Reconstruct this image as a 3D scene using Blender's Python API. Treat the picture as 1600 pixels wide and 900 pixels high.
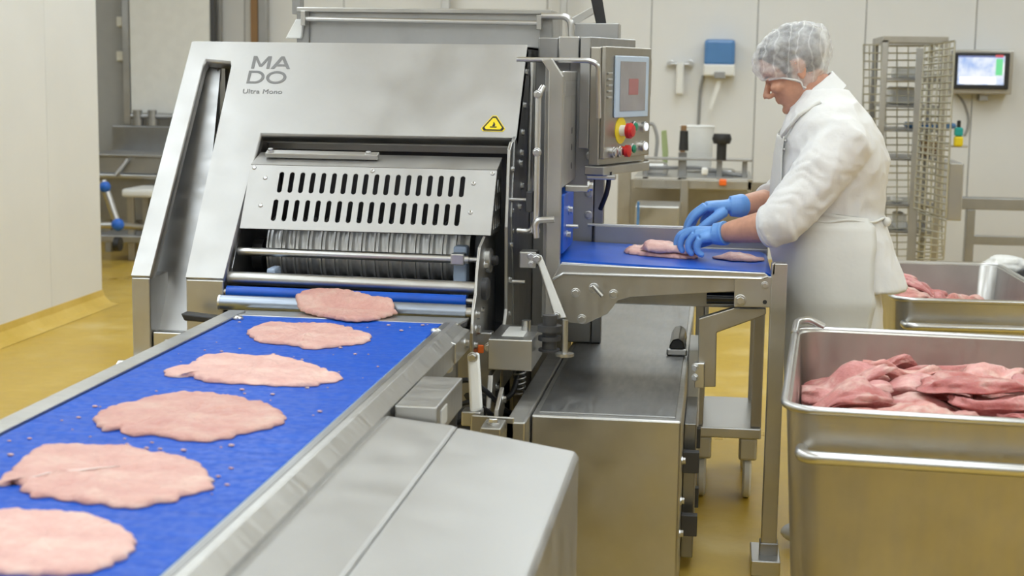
import bpy, bmesh, math, random
from mathutils import Vector, Matrix, Euler, noise
PI = math.pi
for o in list(bpy.data.objects): bpy.data.objects.remove(o)
scene = bpy.context.scene
COL = scene.collection
# ------------------------------------------------------------------ camera, light, exposure
cam_data = bpy.data.cameras.new('camera'); cam = bpy.data.objects.new('camera', cam_data); COL.objects.link(cam)
cam_data.sensor_width = 36.0; cam_data.lens = 54.0; cam_data.clip_end = 60
cam.matrix_world = (Matrix.Translation((0, 0, 1.40)) @ Matrix.Rotation(math.radians(7.55), 4, 'Z')
                    @ Matrix.Rotation(math.radians(82.0), 4, 'X') @ Matrix.Rotation(math.radians(0.85), 4, 'Z'))
cam_data.dof.use_dof = True; cam_data.dof.focus_distance = 4.45; cam_data.dof.aperture_fstop = 4.8
scene.camera = cam
world = bpy.data.worlds.new('world'); scene.world = world; world.use_nodes = True
world.node_tree.nodes['Background'].inputs[0].default_value = (0.95, 0.97, 1.0, 1)
world.node_tree.nodes['Background'].inputs[1].default_value = 0.35
scene.view_settings.view_transform = 'Standard'; scene.view_settings.look = 'None'
scene.view_settings.gamma = 1.0; scene.view_settings.use_curve_mapping = False
scene.view_settings.exposure = 0.17
LAMP_STRENGTH = 3.95

# ------------------------------------------------------------------ materials
MATS = {}
def nm(name):
    m = bpy.data.materials.new(name); m.use_nodes = True; MATS[name] = m
    return m, m.node_tree.nodes, m.node_tree.links, m.node_tree.nodes['Principled BSDF']
def coords(N, L, scale, kind='Object'):
    tc = N.new('ShaderNodeTexCoord'); mp = N.new('ShaderNodeMapping'); mp.inputs['Scale'].default_value = scale
    L.new(tc.outputs[kind], mp.inputs['Vector']); return mp.outputs['Vector']
def tex(N, L, vec, scale, detail=3, rough=.5):
    t = N.new('ShaderNodeTexNoise'); t.inputs['Scale'].default_value = scale; t.inputs['Detail'].default_value = detail
    t.inputs['Roughness'].default_value = rough; L.new(vec, t.inputs['Vector']); return t.outputs['Fac']
def ramp(N, L, fac, stops):
    r = N.new('ShaderNodeValToRGB'); e = r.color_ramp.elements
    while len(e) < len(stops): e.new(.5)
    for i, (p, c) in enumerate(stops): e[i].position = p; e[i].color = (*c, 1)
    L.new(fac, r.inputs['Fac']); return r.outputs['Color']
def maprange(N, L, fac, a, b, c, d):
    r = N.new('ShaderNodeMapRange')
    for k, v in zip(('From Min', 'From Max', 'To Min', 'To Max'), (a, b, c, d)): r.inputs[k].default_value = v
    L.new(fac, r.inputs['Value']); return r.outputs['Result']
def bump(N, L, fac, bsdf, strength, dist=.002):
    b = N.new('ShaderNodeBump'); b.inputs['Strength'].default_value = strength; b.inputs['Distance'].default_value = dist
    L.new(fac, b.inputs['Height']); L.new(b.outputs['Normal'], bsdf.inputs['Normal']); return b
def metal(name, col, rough, grain=(3, 3, 60), spread=.1, var=.06, metallic=1.0):
    m, N, L, B = nm(name)
    v = coords(N, L, grain); t = tex(N, L, v, 5, 2)
    v2 = coords(N, L, (1, 1, 1)); t2 = tex(N, L, v2, 5, 4, .6)
    c0 = tuple(max(0, c - var) for c in col); c1 = tuple(min(1, c + var) for c in col)
    L.new(ramp(N, L, t2, [(.3, c0), (.7, c1)]), B.inputs['Base Color'])
    L.new(maprange(N, L, t, .3, .7, rough - spread, rough + spread), B.inputs['Roughness'])
    B.inputs['Metallic'].default_value = metallic
    return m
def plain(name, col, rough=.5, metallic=0, var=.03, scale=12, bmp=0, emit=None, strength=0):
    m, N, L, B = nm(name)
    v = coords(N, L, (1, 1, 1)); t = tex(N, L, v, scale, 4)
    c0 = tuple(max(0, c * (1 - var)) for c in col); c1 = tuple(min(1, c * (1 + var)) for c in col)
    L.new(ramp(N, L, t, [(.3, c0), (.7, c1)]), B.inputs['Base Color'])
    B.inputs['Roughness'].default_value = rough; B.inputs['Metallic'].default_value = metallic
    if bmp: bump(N, L, t, B, bmp, .003)
    if emit: B.inputs['Emission Color'].default_value = (*emit, 1); B.inputs['Emission Strength'].default_value = strength
    return m
metal('steel_satin', (.47, .465, .455), .50, (2, 2, 2), .05, .03)
metal('steel', (.52, .515, .50), .36, (2, 12, 2), .06, .04)
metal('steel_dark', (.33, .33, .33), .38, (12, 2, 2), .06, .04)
metal('steel_bright', (.60, .60, .60), .30, (1, 1, 1), .01, .01)
metal('steel_drum', (.78, .78, .78), .42, (1, 1, 1), .01, .01)
metal('steel_warm', (.46, .44, .40), .40, (10, 2, 2), .06, .04)
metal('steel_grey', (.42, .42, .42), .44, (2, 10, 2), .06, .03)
metal('wire', (.55, .54, .47), .35, (3, 3, 3), .08)
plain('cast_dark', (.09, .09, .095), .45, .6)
plain('black', (.018, .018, .02), .45)
plain('black_gloss', (.012, .012, .013), .18)
plain('white_plastic', (.80, .80, .78), .42)
plain('beige_plastic', (.72, .70, .62), .45)
plain('blue_belt_smooth', (.001, .085, .52), .36, var=.1)
plain('blue_cap', (.02, .14, .62), .35)
plain('blue_clear', (.09, .23, .50), .25)
plain('blue_grey', (.36, .45, .60), .35)
metal('steel_blue', (.36, .41, .50), .36, (1, 1, 1), .02, .02)
plain('sinew', (.86, .74, .70), .4)
plain('yellow', (.90, .70, .02), .4)
plain('red', (.62, .02, .02), .3)
plain('green', (.01, .26, .13), .3)
plain('teal', (.02, .38, .36), .4)
plain('orange', (.95, .17, .02), .4)
plain('label_grey', (.62, .62, .60), .5)
plain('letter_grey', (.20, .20, .20), .5)
plain('screen_grey', (.34, .32, .32), .25, var=.12, scale=9)
plain('screen_red', (.42, .17, .17), .3)
plain('screen_frame', (.50, .60, .72), .35)
plain('lamp_white', (.85, .87, .92), .3, emit=(.9, .95, 1), strength=.5)
plain('wall_white', (.77, .77, .77), .45, var=.02, scale=2)
plain('seam', (.45, .45, .44), .6)
plain('door_grey', (.36, .36, .35), .5)
plain('brown', (.25, .14, .06), .6)
plain('trunk_white', (.72, .72, .71), .5, var=.04)
plain('hoses', (.30, .30, .30), .5)
plain('lime', (.35, .42, .20), .5)
plain('lamp', (.9, .9, .9), .5, emit=(.84, .935, 1.0), strength=LAMP_STRENGTH)
def floor_mat():
    m, N, L, B = nm('floor_yellow')
    v = coords(N, L, (1, 1, 1)); t = tex(N, L, v, 1.5, 7, .66); t2 = tex(N, L, v, 14, 5, .6)
    a = ramp(N, L, t, [(.30, (.50, .315, .030)), (.52, (.57, .375, .045)), (.66, (.64, .47, .15)), (.76, (.72, .64, .42))])
    b = N.new('ShaderNodeMixRGB'); b.blend_type = 'MULTIPLY'; b.inputs[0].default_value = .35
    L.new(a, b.inputs[1]); L.new(ramp(N, L, t2, [(.3, (.72, .7, .65)), (.7, (1, 1, 1))]), b.inputs[2])
    L.new(b.outputs[0], B.inputs['Base Color'])
    L.new(maprange(N, L, t, .3, .7, .25, .48), B.inputs['Roughness']); bump(N, L, t2, B, .04, .003)
floor_mat()
def kick_mat():
    m, N, L, B = nm('kick_yellow')
    v = coords(N, L, (1, 1, 1)); t = tex(N, L, v, 3, 6, .6)
    L.new(ramp(N, L, t, [(.3, (.55, .36, .04)), (.6, (.66, .46, .10)), (.8, (.74, .66, .45))]), B.inputs['Base Color'])
    B.inputs['Roughness'].default_value = .4
kick_mat()
def belt_mat():
    m, N, L, B = nm('blue_belt')
    v = coords(N, L, (1, 9, 1)); t = tex(N, L, v, 6, 4, .6)
    v2 = coords(N, L, (1, 1, 1)); t2 = tex(N, L, v2, 60, 2)
    L.new(ramp(N, L, t, [(.30, (.001, .066, .44)), (.62, (.002, .088, .54)), (.88, (.02, .17, .66))]), B.inputs['Base Color'])
    L.new(maprange(N, L, t2, .35, .65, .36, .55), B.inputs['Roughness']); bump(N, L, t, B, .22, .0012); B.inputs['Specular IOR Level'].default_value = .18
belt_mat()
def meat_mat(name, dark, mid, fat, scale, fatpos=.70, rough=.42):
    m, N, L, B = nm(name)
    v = coords(N, L, (1, 1.6, 1)); t = tex(N, L, v, scale, 7, .62)
    v2 = coords(N, L, (1, 1, 1)); t2 = tex(N, L, v2, scale * 9, 4, .6)
    info = N.new('ShaderNodeObjectInfo')
    a = ramp(N, L, t, [(.25, dark), (.52, mid), (fatpos, fat)])
    mx = N.new('ShaderNodeMixRGB'); mx.blend_type = 'MULTIPLY'; mx.inputs[0].default_value = .5
    L.new(a, mx.inputs[1]); L.new(ramp(N, L, t2, [(.3, (.80, .74, .72)), (.7, (1, 1, 1))]), mx.inputs[2])
    hs = N.new('ShaderNodeHueSaturation'); L.new(mx.outputs[0], hs.inputs['Color'])
    L.new(maprange(N, L, info.outputs['Random'], 0, 1, .86, 1.12), hs.inputs['Value'])
    L.new(maprange(N, L, info.outputs['Random'], 0, 1, 1.10, .90), hs.inputs['Saturation'])
    L.new(hs.outputs['Color'], B.inputs['Base Color'])
    B.inputs['Roughness'].default_value = rough
    B.inputs['Subsurface Weight'].default_value = .12; B.inputs['Subsurface Radius'].default_value = (.012, .004, .003)
    B.inputs['Subsurface Scale'].default_value = .5
    bump(N, L, t2, B, .8, .004)
meat_mat('schnitzel_meat', (.62, .31, .28), (.73, .44, .385), (.82, .62, .53), 9, .74, .5)
meat_mat('raw_meat', (.47, .12, .12), (.61, .24, .225), (.77, .50, .45), 12, .66, .30)
meat_mat('fat_meat', (.58, .20, .18), (.70, .33, .29), (.82, .60, .52), 11, .66, .34)

# ------------------------------------------------------------------ mesh helpers
def box(bm, a, b, M=None):
    vs = [bm.verts.new((x, y, z)) for x in (a[0], b[0]) for y in (a[1], b[1]) for z in (a[2], b[2])]
    for f in ((0, 1, 3, 2), (4, 6, 7, 5), (0, 4, 5, 1), (2, 3, 7, 6), (0, 2, 6, 4), (1, 5, 7, 3)): bm.faces.new([vs[i] for i in f])
    if M is not None: bmesh.ops.transform(bm, matrix=M, verts=vs)
    return vs
def prism(bm, pts, axis, a, b):
    """polygon pts in the two other axes (order x,y,z without axis) extruded from a to b along axis"""
    def mk(p, t): return {'X': (t, p[0], p[1]), 'Y': (p[0], t, p[1]), 'Z': (p[0], p[1], t)}[axis]
    n = len(pts); A = [bm.verts.new(mk(p, a)) for p in pts]; B = [bm.verts.new(mk(p, b)) for p in pts]
    bm.faces.new(A); bm.faces.new(B[::-1])
    for i in range(n): bm.faces.new((A[i], A[(i + 1) % n], B[(i + 1) % n], B[i]))
    return A + B
def hexa(bm, lo, hi):
    """lo, hi: four 3D corners each, same order"""
    A = [bm.verts.new(p) for p in lo]; B = [bm.verts.new(p) for p in hi]
    n = len(A); bm.faces.new(A); bm.faces.new(B[::-1])
    for i in range(n): bm.faces.new((A[i], A[(i + 1) % n], B[(i + 1) % n], B[i]))
def sheet(bm, pts, d):
    """planar polygon in 3D given a thickness vector d"""
    d = Vector(d); hexa(bm, pts, [Vector(p) + d for p in pts])
def frame_of(t):
    t = t.normalized(); u = Vector((0, 0, 1)) if abs(t.z) < .9 else Vector((1, 0, 0))
    a = t.cross(u).normalized(); return a, t.cross(a).normalized()
def tube(bm, pts, r, n=12, cap=True, flat=1.0):
    pts = [Vector(p) for p in pts]; k = len(pts); rs = r if isinstance(r, (list, tuple)) else [r] * k
    a = None; rings = []
    for i, p in enumerate(pts):
        t = (pts[min(i + 1, k - 1)] - pts[max(i - 1, 0)]).normalized()
        if a is None: a, b = frame_of(t)
        else: a = (a - t * a.dot(t)).normalized(); b = t.cross(a).normalized()
        rings.append([bm.verts.new(p + (a * math.cos(2 * PI * j / n) + b * math.sin(2 * PI * j / n) * flat) * rs[i]) for j in range(n)])
    for i in range(k - 1):
        for j in range(n): bm.faces.new((rings[i][j], rings[i][(j + 1) % n], rings[i + 1][(j + 1) % n], rings[i + 1][j]))
    if cap: bm.faces.new(rings[0][::-1]); bm.faces.new(rings[-1])
def cyl(bm, p, q, r, n=20, r2=None): tube(bm, [p, q], [r, r if r2 is None else r2], n)
def fillet(pts, r, n=5):
    pts = [Vector(p) for p in pts]; out = [pts[0]]
    for i in range(1, len(pts) - 1):
        p = pts[i]; a = (pts[i - 1] - p); b = (pts[i + 1] - p); d = min(r, a.length * .49, b.length * .49)
        A = p + a.normalized() * d; B = p + b.normalized() * d
        for k in range(n + 1):
            t = k / n; out.append(A * (1 - t) ** 2 + p * 2 * t * (1 - t) + B * t * t)
    return out + [pts[-1]]
def lathe(bm, prof, p, axis, n=28):
    """prof: (distance along axis, radius)"""
    p = Vector(p); t = Vector(axis).normalized(); a, b = frame_of(t); rings = []
    for h, r in prof:
        rings.append([bm.verts.new(p + t * h + (a * math.cos(2 * PI * j / n) + b * math.sin(2 * PI * j / n)) * max(r, 1e-4)) for j in range(n)])
    for i in range(len(rings) - 1):
        for j in range(n): bm.faces.new((rings[i][j], rings[i][(j + 1) % n], rings[i + 1][(j + 1) % n], rings[i + 1][j]))
    bm.faces.new(rings[0][::-1]); bm.faces.new(rings[-1])
def ball(bm, c, r, rot=None, seg=24, rings=16):
    M = Matrix.Translation(c) @ (rot.to_4x4() if rot is not None else Matrix.Identity(4)) @ Matrix.Diagonal((*r, 1))
    bmesh.ops.create_uvsphere(bm, u_segments=seg, v_segments=rings, radius=1, matrix=M)
def plate2d(outline, holes, thick):
    """flat plate with holes as a bmesh in local u,v; thickness along w, centred"""
    cu = bpy.data.curves.new('t', 'CURVE'); cu.dimensions = '2D'; cu.fill_mode = 'BOTH'; cu.extrude = thick / 2
    for loop in [outline] + holes:
        s = cu.splines.new('POLY'); s.points.add(len(loop) - 1); s.use_cyclic_u = True
        for q, (u, v) in zip(s.points, loop): q.co = (u, v, 0, 1)
    ob = bpy.data.objects.new('t', cu); COL.objects.link(ob)
    me = bpy.data.meshes.new_from_object(ob.evaluated_get(bpy.context.evaluated_depsgraph_get()))
    bm = bmesh.new(); bm.from_mesh(me); bpy.data.objects.remove(ob); bpy.data.curves.remove(cu); bpy.data.meshes.remove(me)
    bmesh.ops.remove_doubles(bm, verts=bm.verts, dist=1e-5)
    return bm
def obj(name, bm, mat, parent=None, smooth=False, bev=0, seg=2, sub=0, ang=40):
    bmesh.ops.recalc_face_normals(bm, faces=bm.faces)
    me = bpy.data.meshes.new(name)
    cs = [v.co for v in bm.verts]
    lo = Vector([min(c[i] for c in cs) for i in range(3)]); hi = Vector([max(c[i] for c in cs) for i in range(3)])
    c = (lo + hi) / 2
    bmesh.ops.translate(bm, verts=bm.verts, vec=-c)
    bm.to_mesh(me); bm.free()
    me.materials.append(MATS[mat])
    if smooth:
        for p in me.polygons: p.use_smooth = True
        if smooth == 'auto': me.set_sharp_from_angle(angle=math.radians(ang))
    o = bpy.data.objects.new(name, me); COL.objects.link(o); o.location = c
    if bev:
        md = o.modifiers.new('bevel', 'BEVEL'); md.width = bev; md.segments = seg; md.limit_method = 'ANGLE'; md.angle_limit = math.radians(ang)
        md.harden_normals = False
    if sub:
        md = o.modifiers.new('sub', 'SUBSURF'); md.levels = sub; md.render_levels = sub
    if parent is not None: attach(o, parent)
    return o
def world_loc(o):
    v = o.location.copy(); p = o.parent
    return v if p is None else o['_w']
def attach(o, parent):
    w = Vector(o.location); o.parent = parent
    pw = Vector(parent['_w']) if '_w' in parent else Vector(parent.location)
    o.location = w - pw; o['_w'] = list(w)
def thing(name, label, cat, loc, group=None):
    o = bpy.data.objects.new(name, None); COL.objects.link(o); o.location = loc; o.empty_display_size = .1
    return tag(o, label, cat, group)
def tag(o, label, cat, group=None):
    o['label'] = label; o['category'] = cat
    if group: o['group'] = group
    return o
def struct(o): o['kind'] = 'structure'; return o
def part(name, mat, parent, fn, *a, bev=0, smooth=False, **k):
    bm = bmesh.new(); fn(bm, *a, **k); return obj(name, bm, mat, parent, smooth, bev)
def bpart(name, mat, parent, a, b, bev=.002):
    bm = bmesh.new(); box(bm, a, b); return obj(name, bm, mat, parent, False, bev)
def cpart(name, mat, parent, p, q, r, n=20, bev=0):
    bm = bmesh.new(); cyl(bm, p, q, r, n); return obj(name, bm, mat, parent, 'auto', bev)
def tpart(name, mat, parent, pts, r, n=12, fil=0):
    bm = bmesh.new(); tube(bm, fillet(pts, fil) if fil else pts, r, n); return obj(name, bm, mat, parent, 'auto')
_bolt = {}
def bolt(parent, p, nrm, r=.008, kind='hex', mat='steel_bright', name='bolt'):
    """shared bolt-head mesh, one object for each bolt"""
    key = (kind, mat)
    if key not in _bolt:
        bm = bmesh.new()
        if kind == 'hex':
            lathe(bm, [(-.3, 1.35), (.15, 1.35), (.2, 1.2)], (0, 0, 0), (0, 0, 1), 20)
            lathe(bm, [(.2, 1.0), (.9, 1.0), (1.0, .85)], (0, 0, 0), (0, 0, 1), 6)
        else:
            lathe(bm, [(-.3, 1.25), (.1, 1.25), (.45, 1.0), (.62, .6), (.62, .38), (.35, .36), (.34, .05)], (0, 0, 0), (0, 0, 1), 16)
        bmesh.ops.recalc_face_normals(bm, faces=bm.faces)
        me = bpy.data.meshes.new('bolt'); bm.to_mesh(me); bm.free(); me.materials.append(MATS[mat])
        _bolt[key] = me
    o = bpy.data.objects.new(name, _bolt[key]); COL.objects.link(o); o.location = p
    o.rotation_euler = Vector(nrm).to_track_quat('Z', 'Y').to_euler(); o.scale = (r, r, r)
    if parent is not None: attach(o, parent)
    return o
def text_mesh(s, size, thick=.0006, spacing=1.0):
    cu = bpy.data.curves.new('t', 'FONT'); cu.body = s; cu.size = size; cu.extrude = thick; cu.space_character = spacing; cu.offset = 0; cu.align_x = 'LEFT'
    ob = bpy.data.objects.new('t', cu); COL.objects.link(ob)
    me = bpy.data.meshes.new_from_object(ob.evaluated_get(bpy.context.evaluated_depsgraph_get()))
    bm = bmesh.new(); bm.from_mesh(me); bpy.data.objects.remove(ob); bpy.data.curves.remove(cu); bpy.data.meshes.remove(me)
    return bm
def copy_tree(o, parent=None, loc=None):
    c = o.copy(); COL.objects.link(c); c.parent = parent
    if loc is not None: c.location = loc
    for ch in o.children: copy_tree(ch, c)
    return c

# ------------------------------------------------------------------ the setting
YB = 11.9
floor = struct(bpart('floor', 'floor_yellow', None, (-9, -5, -.12), (6, 12.2, 0), 0))
ceiling = struct(bpart('ceiling', 'wall_white', None, (-9, -5, 3.5), (6, 12.2, 3.6), 0))
def panel_wall(name, xs, y0, y1, z0=.0, axis='X'):
    bm = bmesh.new()
    if axis == 'X': box(bm, (xs[0], y0 + .012, z0), (xs[-1], y1, 3.5))
    else: box(bm, (y0 + .012, xs[0], z0), (y1, xs[-1], 3.5))
    w = struct(obj(name, bm, 'seam'))
    for a, b in zip(xs[:-1], xs[1:]):
        bm = bmesh.new()
        if axis == 'X': box(bm, (a + .004, y0, z0), (b - .004, y0 + .02, 3.5))
        else: box(bm, (y0, a + .004, z0), (y0 + .02, b - .004, 3.5))
        obj('wall_panel', bm, 'wall_white', w, False, .003)
    return w
sx = [0.264 + .80 * k for k in range(-11, 8)]
panel_wall('wall_back', sx, YB, YB + .15)
panel_wall('wall_right', [-5 + 1.15 * k for k in range(16)], 6.0, 6.15, axis='Y')
panel_wall('wall_front', [-9 + 1.25 * k for k in range(13)], -5.15, -5.0)
panel_wall('wall_far_left', [-5 + 1.15 * k for k in range(16)], -9.15, -9.0, axis='Y')
# partition at the left: panels run towards the back of the hall
bm = bmesh.new(); box(bm, (-3.70, -4.9, 0), (-3.612, 8.62, 3.5)); wl = struct(obj('wall_left', bm, 'door_grey'))
ys = [8.635 - .70 * k for k in range(20)]
for b, a in zip(ys[:-1], ys[1:]):
    bm = bmesh.new(); box(bm, (-3.62, a + .002, .075), (-3.60, b - .002, 3.5)); obj('wall_panel', bm, 'wall_white', wl, False, .002)
bm = bmesh.new(); prism(bm, [(-3.62, .085), (-3.597, .085), (-3.588, .05), (-3.55, .012), (-3.50, .002), (-3.62, 0)], 'Y', -4.9, 8.635)
struct(obj('baseboard_left', bm, 'kick_yellow'))
# ceiling lamps
lampn = 0
for ly in (-2.6, .4, 3.4, 6.4, 9.4):
    for lx in (-6.6, -2.6, .2, 3.0):
        t = thing('ceiling_light', 'white linear ceiling luminaire with a glowing diffuser', 'ceiling light', (lx, ly, 3.5), 'ceiling luminaires in rows')
        bpart('housing', 'white_plastic', t, (lx - .64, ly - 1.14, 3.44), (lx + .64, ly + 1.14, 3.5), .004)
        bpart('diffuser', 'lamp', t, (lx - .60, ly - 1.10, 3.415), (lx + .60, ly + 1.10, 3.439), .003)

# ------------------------------------------------------------------ discharge conveyor in front
ZB = .743
BX0, BX1 = -1.256, -.705
CY0, CY1 = 1.2, 3.94
conv = thing('discharge_conveyor', 'long conveyor with textured blue belt and steel side rails in front of the flattening machine', 'conveyor', (-.98, 2.6, 0))
bpart('belt', 'blue_belt', conv, (BX0, CY0, ZB - .022), (BX1, CY1, ZB), .003)
bm = bmesh.new(); box(bm, (BX0 - .002, CY0, ZB - .05), (BX1 + .002, CY1, ZB - .024)); obj('belt_bed', bm, 'steel_dark', conv)
# left rail: flat top, lip and outer skirt
bm = bmesh.new(); prism(bm, [(BX0 - .004, ZB + .004), (BX0 - .004, ZB - .06), (BX0 - .058, ZB - .06), (BX0 - .058, ZB - .004), (BX0 - .05, ZB + .004)], 'Y', CY0, CY1 + .06)
obj('side_rail', bm, 'steel', conv, False, .002)
bm = bmesh.new(); prism(bm, [(BX1 + .006, ZB + .003), (BX1 + .006, ZB - .06), (BX1 + .064, ZB - .075), (BX1 + .064, ZB - .022), (BX1 + .036, ZB + .003)], 'Y', CY0, CY1 + .005)
obj('side_rail', bm, 'steel', conv, False, .0015)
bpart('rail_groove', 'steel_dark', conv, (BX1 + .010, CY0, ZB + .0032), (BX1 + .022, CY1 - .02, ZB + .0042), 0)
cpart('edge_cord', 'blue_clear', conv, (BX1 + .003, CY0, ZB - .003), (BX1 + .003, CY1 - .25, ZB - .003), .004, 8)
# end plate where the belt dips under the rollers, with its folded shoulders
bm = bmesh.new(); sheet(bm, [(-1.262, CY1 - .005, ZB + .002), (-.66, CY1 - .02, ZB + .002), (-.655, CY1 + .13, ZB - .006), (-1.285, CY1 + .13, ZB - .006)], (0, 0, -.006))
obj('end_plate', bm, 'steel', conv, False, .0015)
bm = bmesh.new(); sheet(bm, [(-.70, CY1 - .20, ZB + .004), (-.635, CY1 - .20, ZB - .02), (-.635, CY1 + .02, ZB - .02), (-.70, CY1 + .0, ZB + .004)], (0, 0, -.05))
obj('corner_plate', bm, 'steel', conv, False, .002)
bolt(conv, (-1.24,3.87,0.747), (0, 0, 1), .011, 'button'); bolt(conv, (-0.695,3.786,0.747), (0, 0, 1), .011, 'button')
for yy in (1.5, 2.55, 3.3): cpart('cross_bar', 'steel_dark', conv, (BX0 - .03, yy, ZB - .045), (BX1 + .03, yy, ZB - .045), .014, 12)
for lx in (BX0 - .03, BX1 + .03):
    for ly in (1.45, 3.2): bpart('leg', 'steel_warm', conv, (lx - .02, ly - .02, 0), (lx + .02, ly + .02, ZB - .05), .003)
bpart('left_stop', 'black', conv, (-1.323,3.45,0.679), tuple(a + b for a, b in zip((-1.323,3.45,0.679), (.02, .03, .012))), .002)
# sheet-metal drive cover on the right flank, gently folded along a seam
yb = 2.975
zt = lambda x: .712 - .105 * (x + .66) if x < -.50 else .6952 - .158 * (x + .50)
xs_c = [-.655, -.50, -.262]
bm = bmesh.new()
prism(bm, [(-.655, zt(-.655)), (-.502, zt(-.502)), (-.502, .02), (-.655, .02)], 'Y', 1.2, yb); obj('drive_cover', bm, 'steel_satin', conv, False, .006)
bm = bmesh.new()
prism(bm, [(-.4995, zt(-.4995)), (-.262, zt(-.262)), (-.254, zt(-.262) - .012), (-.254, .02), (-.4995, .02)], 'Y', 1.2, yb - .01); cov = obj('drive_cover', bm, 'steel_satin', conv, False, .006)
tpart('weld_seam', 'steel', cov, [(-.5008, 1.22, zt(-.5008) - .0008), (-.5008, yb - .012, zt(-.5008) - .0008)], .0014, 8)
# end block beside the rail
bm = bmesh.new(); prism(bm, [(2.99, .66), (2.99, .728), (3.30, .728), (3.30, .66)], 'X', -.632, -.545); eb = obj('bearing_block', bm, 'steel', conv, False, .003)
bpart('name_plate', 'label_grey', eb, (-.5455, 3.03, .675), (-.5435, 3.10, .712), .0005)
CRUMBS = []

# ------------------------------------------------------------------ flattening machine
mac = thing('meat_flattening_machine', 'large stainless meat flattening machine with sloping satin hood and slotted guard over rollers', 'machine', (-1.1, 4.9, 0))
XL, XR = -1.643, -.586
HN = Vector((0, -.777, .63)); HN.normalize()      # outward normal of the sloping hood
HU = Vector((0, .63, .777)); HU.normalize()       # up the slope
H0 = Vector((0, 4.148, .812))
def hp(x, z, off=0): return Vector((x, 4.148 + (z - .812) * .811, z)) + HN * off
# hood front: one bent sheet with the slot at the left and the opening for the guard
hood_pts = [(XL, 1.48), (XR, 1.483), (XR, 1.21), (-1.358, 1.209), (-1.372, .812), (-1.482, .812), (-1.497, 1.405), (-1.503, 1.421), (-1.585, 1.427), (-1.590, 1.41), (-1.588, .812), (XL, .812)]
sl = lambda z: (z - .812) / HU.z
bm = plate2d([(x, sl(z)) for x, z in hood_pts], [], .04)
bmesh.ops.transform(bm, matrix=Matrix(((1, 0, 0, 0), (0, HU.y, HN.y, 4.148), (0, HU.z, HN.z, .812), (0, 0, 0, 1))) @ Matrix.Translation((0, 0, -.02)), verts=bm.verts); obj('hood_front', bm, 'steel_satin', mac)
# lower legs of the hood sheet
for a, b, zb in ((XL, -1.588, .30), (-1.482, -1.372, .40)):
    bpart('cheek', 'steel', mac, (a, 4.150, zb), (b, 4.30, .806), .004)
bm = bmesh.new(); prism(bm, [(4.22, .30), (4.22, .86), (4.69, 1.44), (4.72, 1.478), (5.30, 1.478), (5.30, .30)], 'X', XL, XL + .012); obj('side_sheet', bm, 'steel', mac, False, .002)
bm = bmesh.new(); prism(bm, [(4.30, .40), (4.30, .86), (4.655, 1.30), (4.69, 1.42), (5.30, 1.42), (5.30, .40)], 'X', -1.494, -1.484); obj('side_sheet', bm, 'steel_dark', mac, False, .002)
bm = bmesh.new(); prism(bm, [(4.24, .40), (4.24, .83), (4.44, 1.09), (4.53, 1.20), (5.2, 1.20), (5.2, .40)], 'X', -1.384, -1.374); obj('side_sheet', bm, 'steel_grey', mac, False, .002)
# hood roof
bpart('hood_top', 'steel_satin', mac, (XL, 4.70, 1.466), (XR, 5.30, 1.481), .004)
# recess behind the slot: sloping light sheet, upright post and a darker sheet
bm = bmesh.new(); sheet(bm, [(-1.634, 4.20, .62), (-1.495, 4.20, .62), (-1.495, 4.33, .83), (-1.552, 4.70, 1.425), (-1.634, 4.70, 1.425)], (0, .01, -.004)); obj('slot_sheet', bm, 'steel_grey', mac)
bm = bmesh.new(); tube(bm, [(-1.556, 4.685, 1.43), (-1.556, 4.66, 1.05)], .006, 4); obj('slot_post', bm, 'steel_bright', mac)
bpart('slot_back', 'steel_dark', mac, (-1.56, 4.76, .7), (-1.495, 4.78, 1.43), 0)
bpart('slot_foot', 'steel_bright', mac, (-1.586, 4.158, .60), (-1.500, 4.198, .650), .004)
bolt(mac, (-1.545, 4.157, .622), (0, -1, 0), .006, 'button')
bpart('slot_sill', 'steel_dark', mac, (-1.600, 4.19, .52), (-1.484, 4.26, .595), .004)
# recess wall behind the guard and dark interior
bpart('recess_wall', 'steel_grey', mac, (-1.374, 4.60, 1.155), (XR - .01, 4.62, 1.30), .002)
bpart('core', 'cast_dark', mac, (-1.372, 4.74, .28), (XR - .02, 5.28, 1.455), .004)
bm = bmesh.new(); sheet(bm, [hp(-1.36, 1.212, -.052), hp(XR - .005, 1.212, -.052), (XR - .005, 4.60, 1.20), (-1.36, 4.60, 1.20)], (0, .002, .012)); obj('hood_lip', bm, 'steel_grey', mac)
# right flank of the hood
bm = bmesh.new(); prism(bm, [(4.40, .985), (4.45, 1.205), (4.475, 1.214), (4.69, 1.478), (5.30, 1.478), (5.30, .30), (4.50, .30), (4.46, .80)], 'X', XR - .012, XR); flank = obj('flank_plate', bm, 'steel_dark', mac, False, .002)
for (yy, zz) in ((4.60, 1.22), (4.63, 1.30), (4.56, 1.13), (4.58, 1.16), (4.66, 1.40), (4.60, 1.06), (4.55, 1.00)):
    bolt(flank, (XR, yy, zz), (1, 0, 0), .009)
for k, (y0, z0, y1, z1) in enumerate(((4.66, 1.44, 4.62, 1.02), (4.70, 1.44, 4.69, .92))):
    cpart('hinge_rod', 'steel', mac, (XR + .02, y0, z0), (XR + .02, y1, z1), .008, 10)
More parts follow.
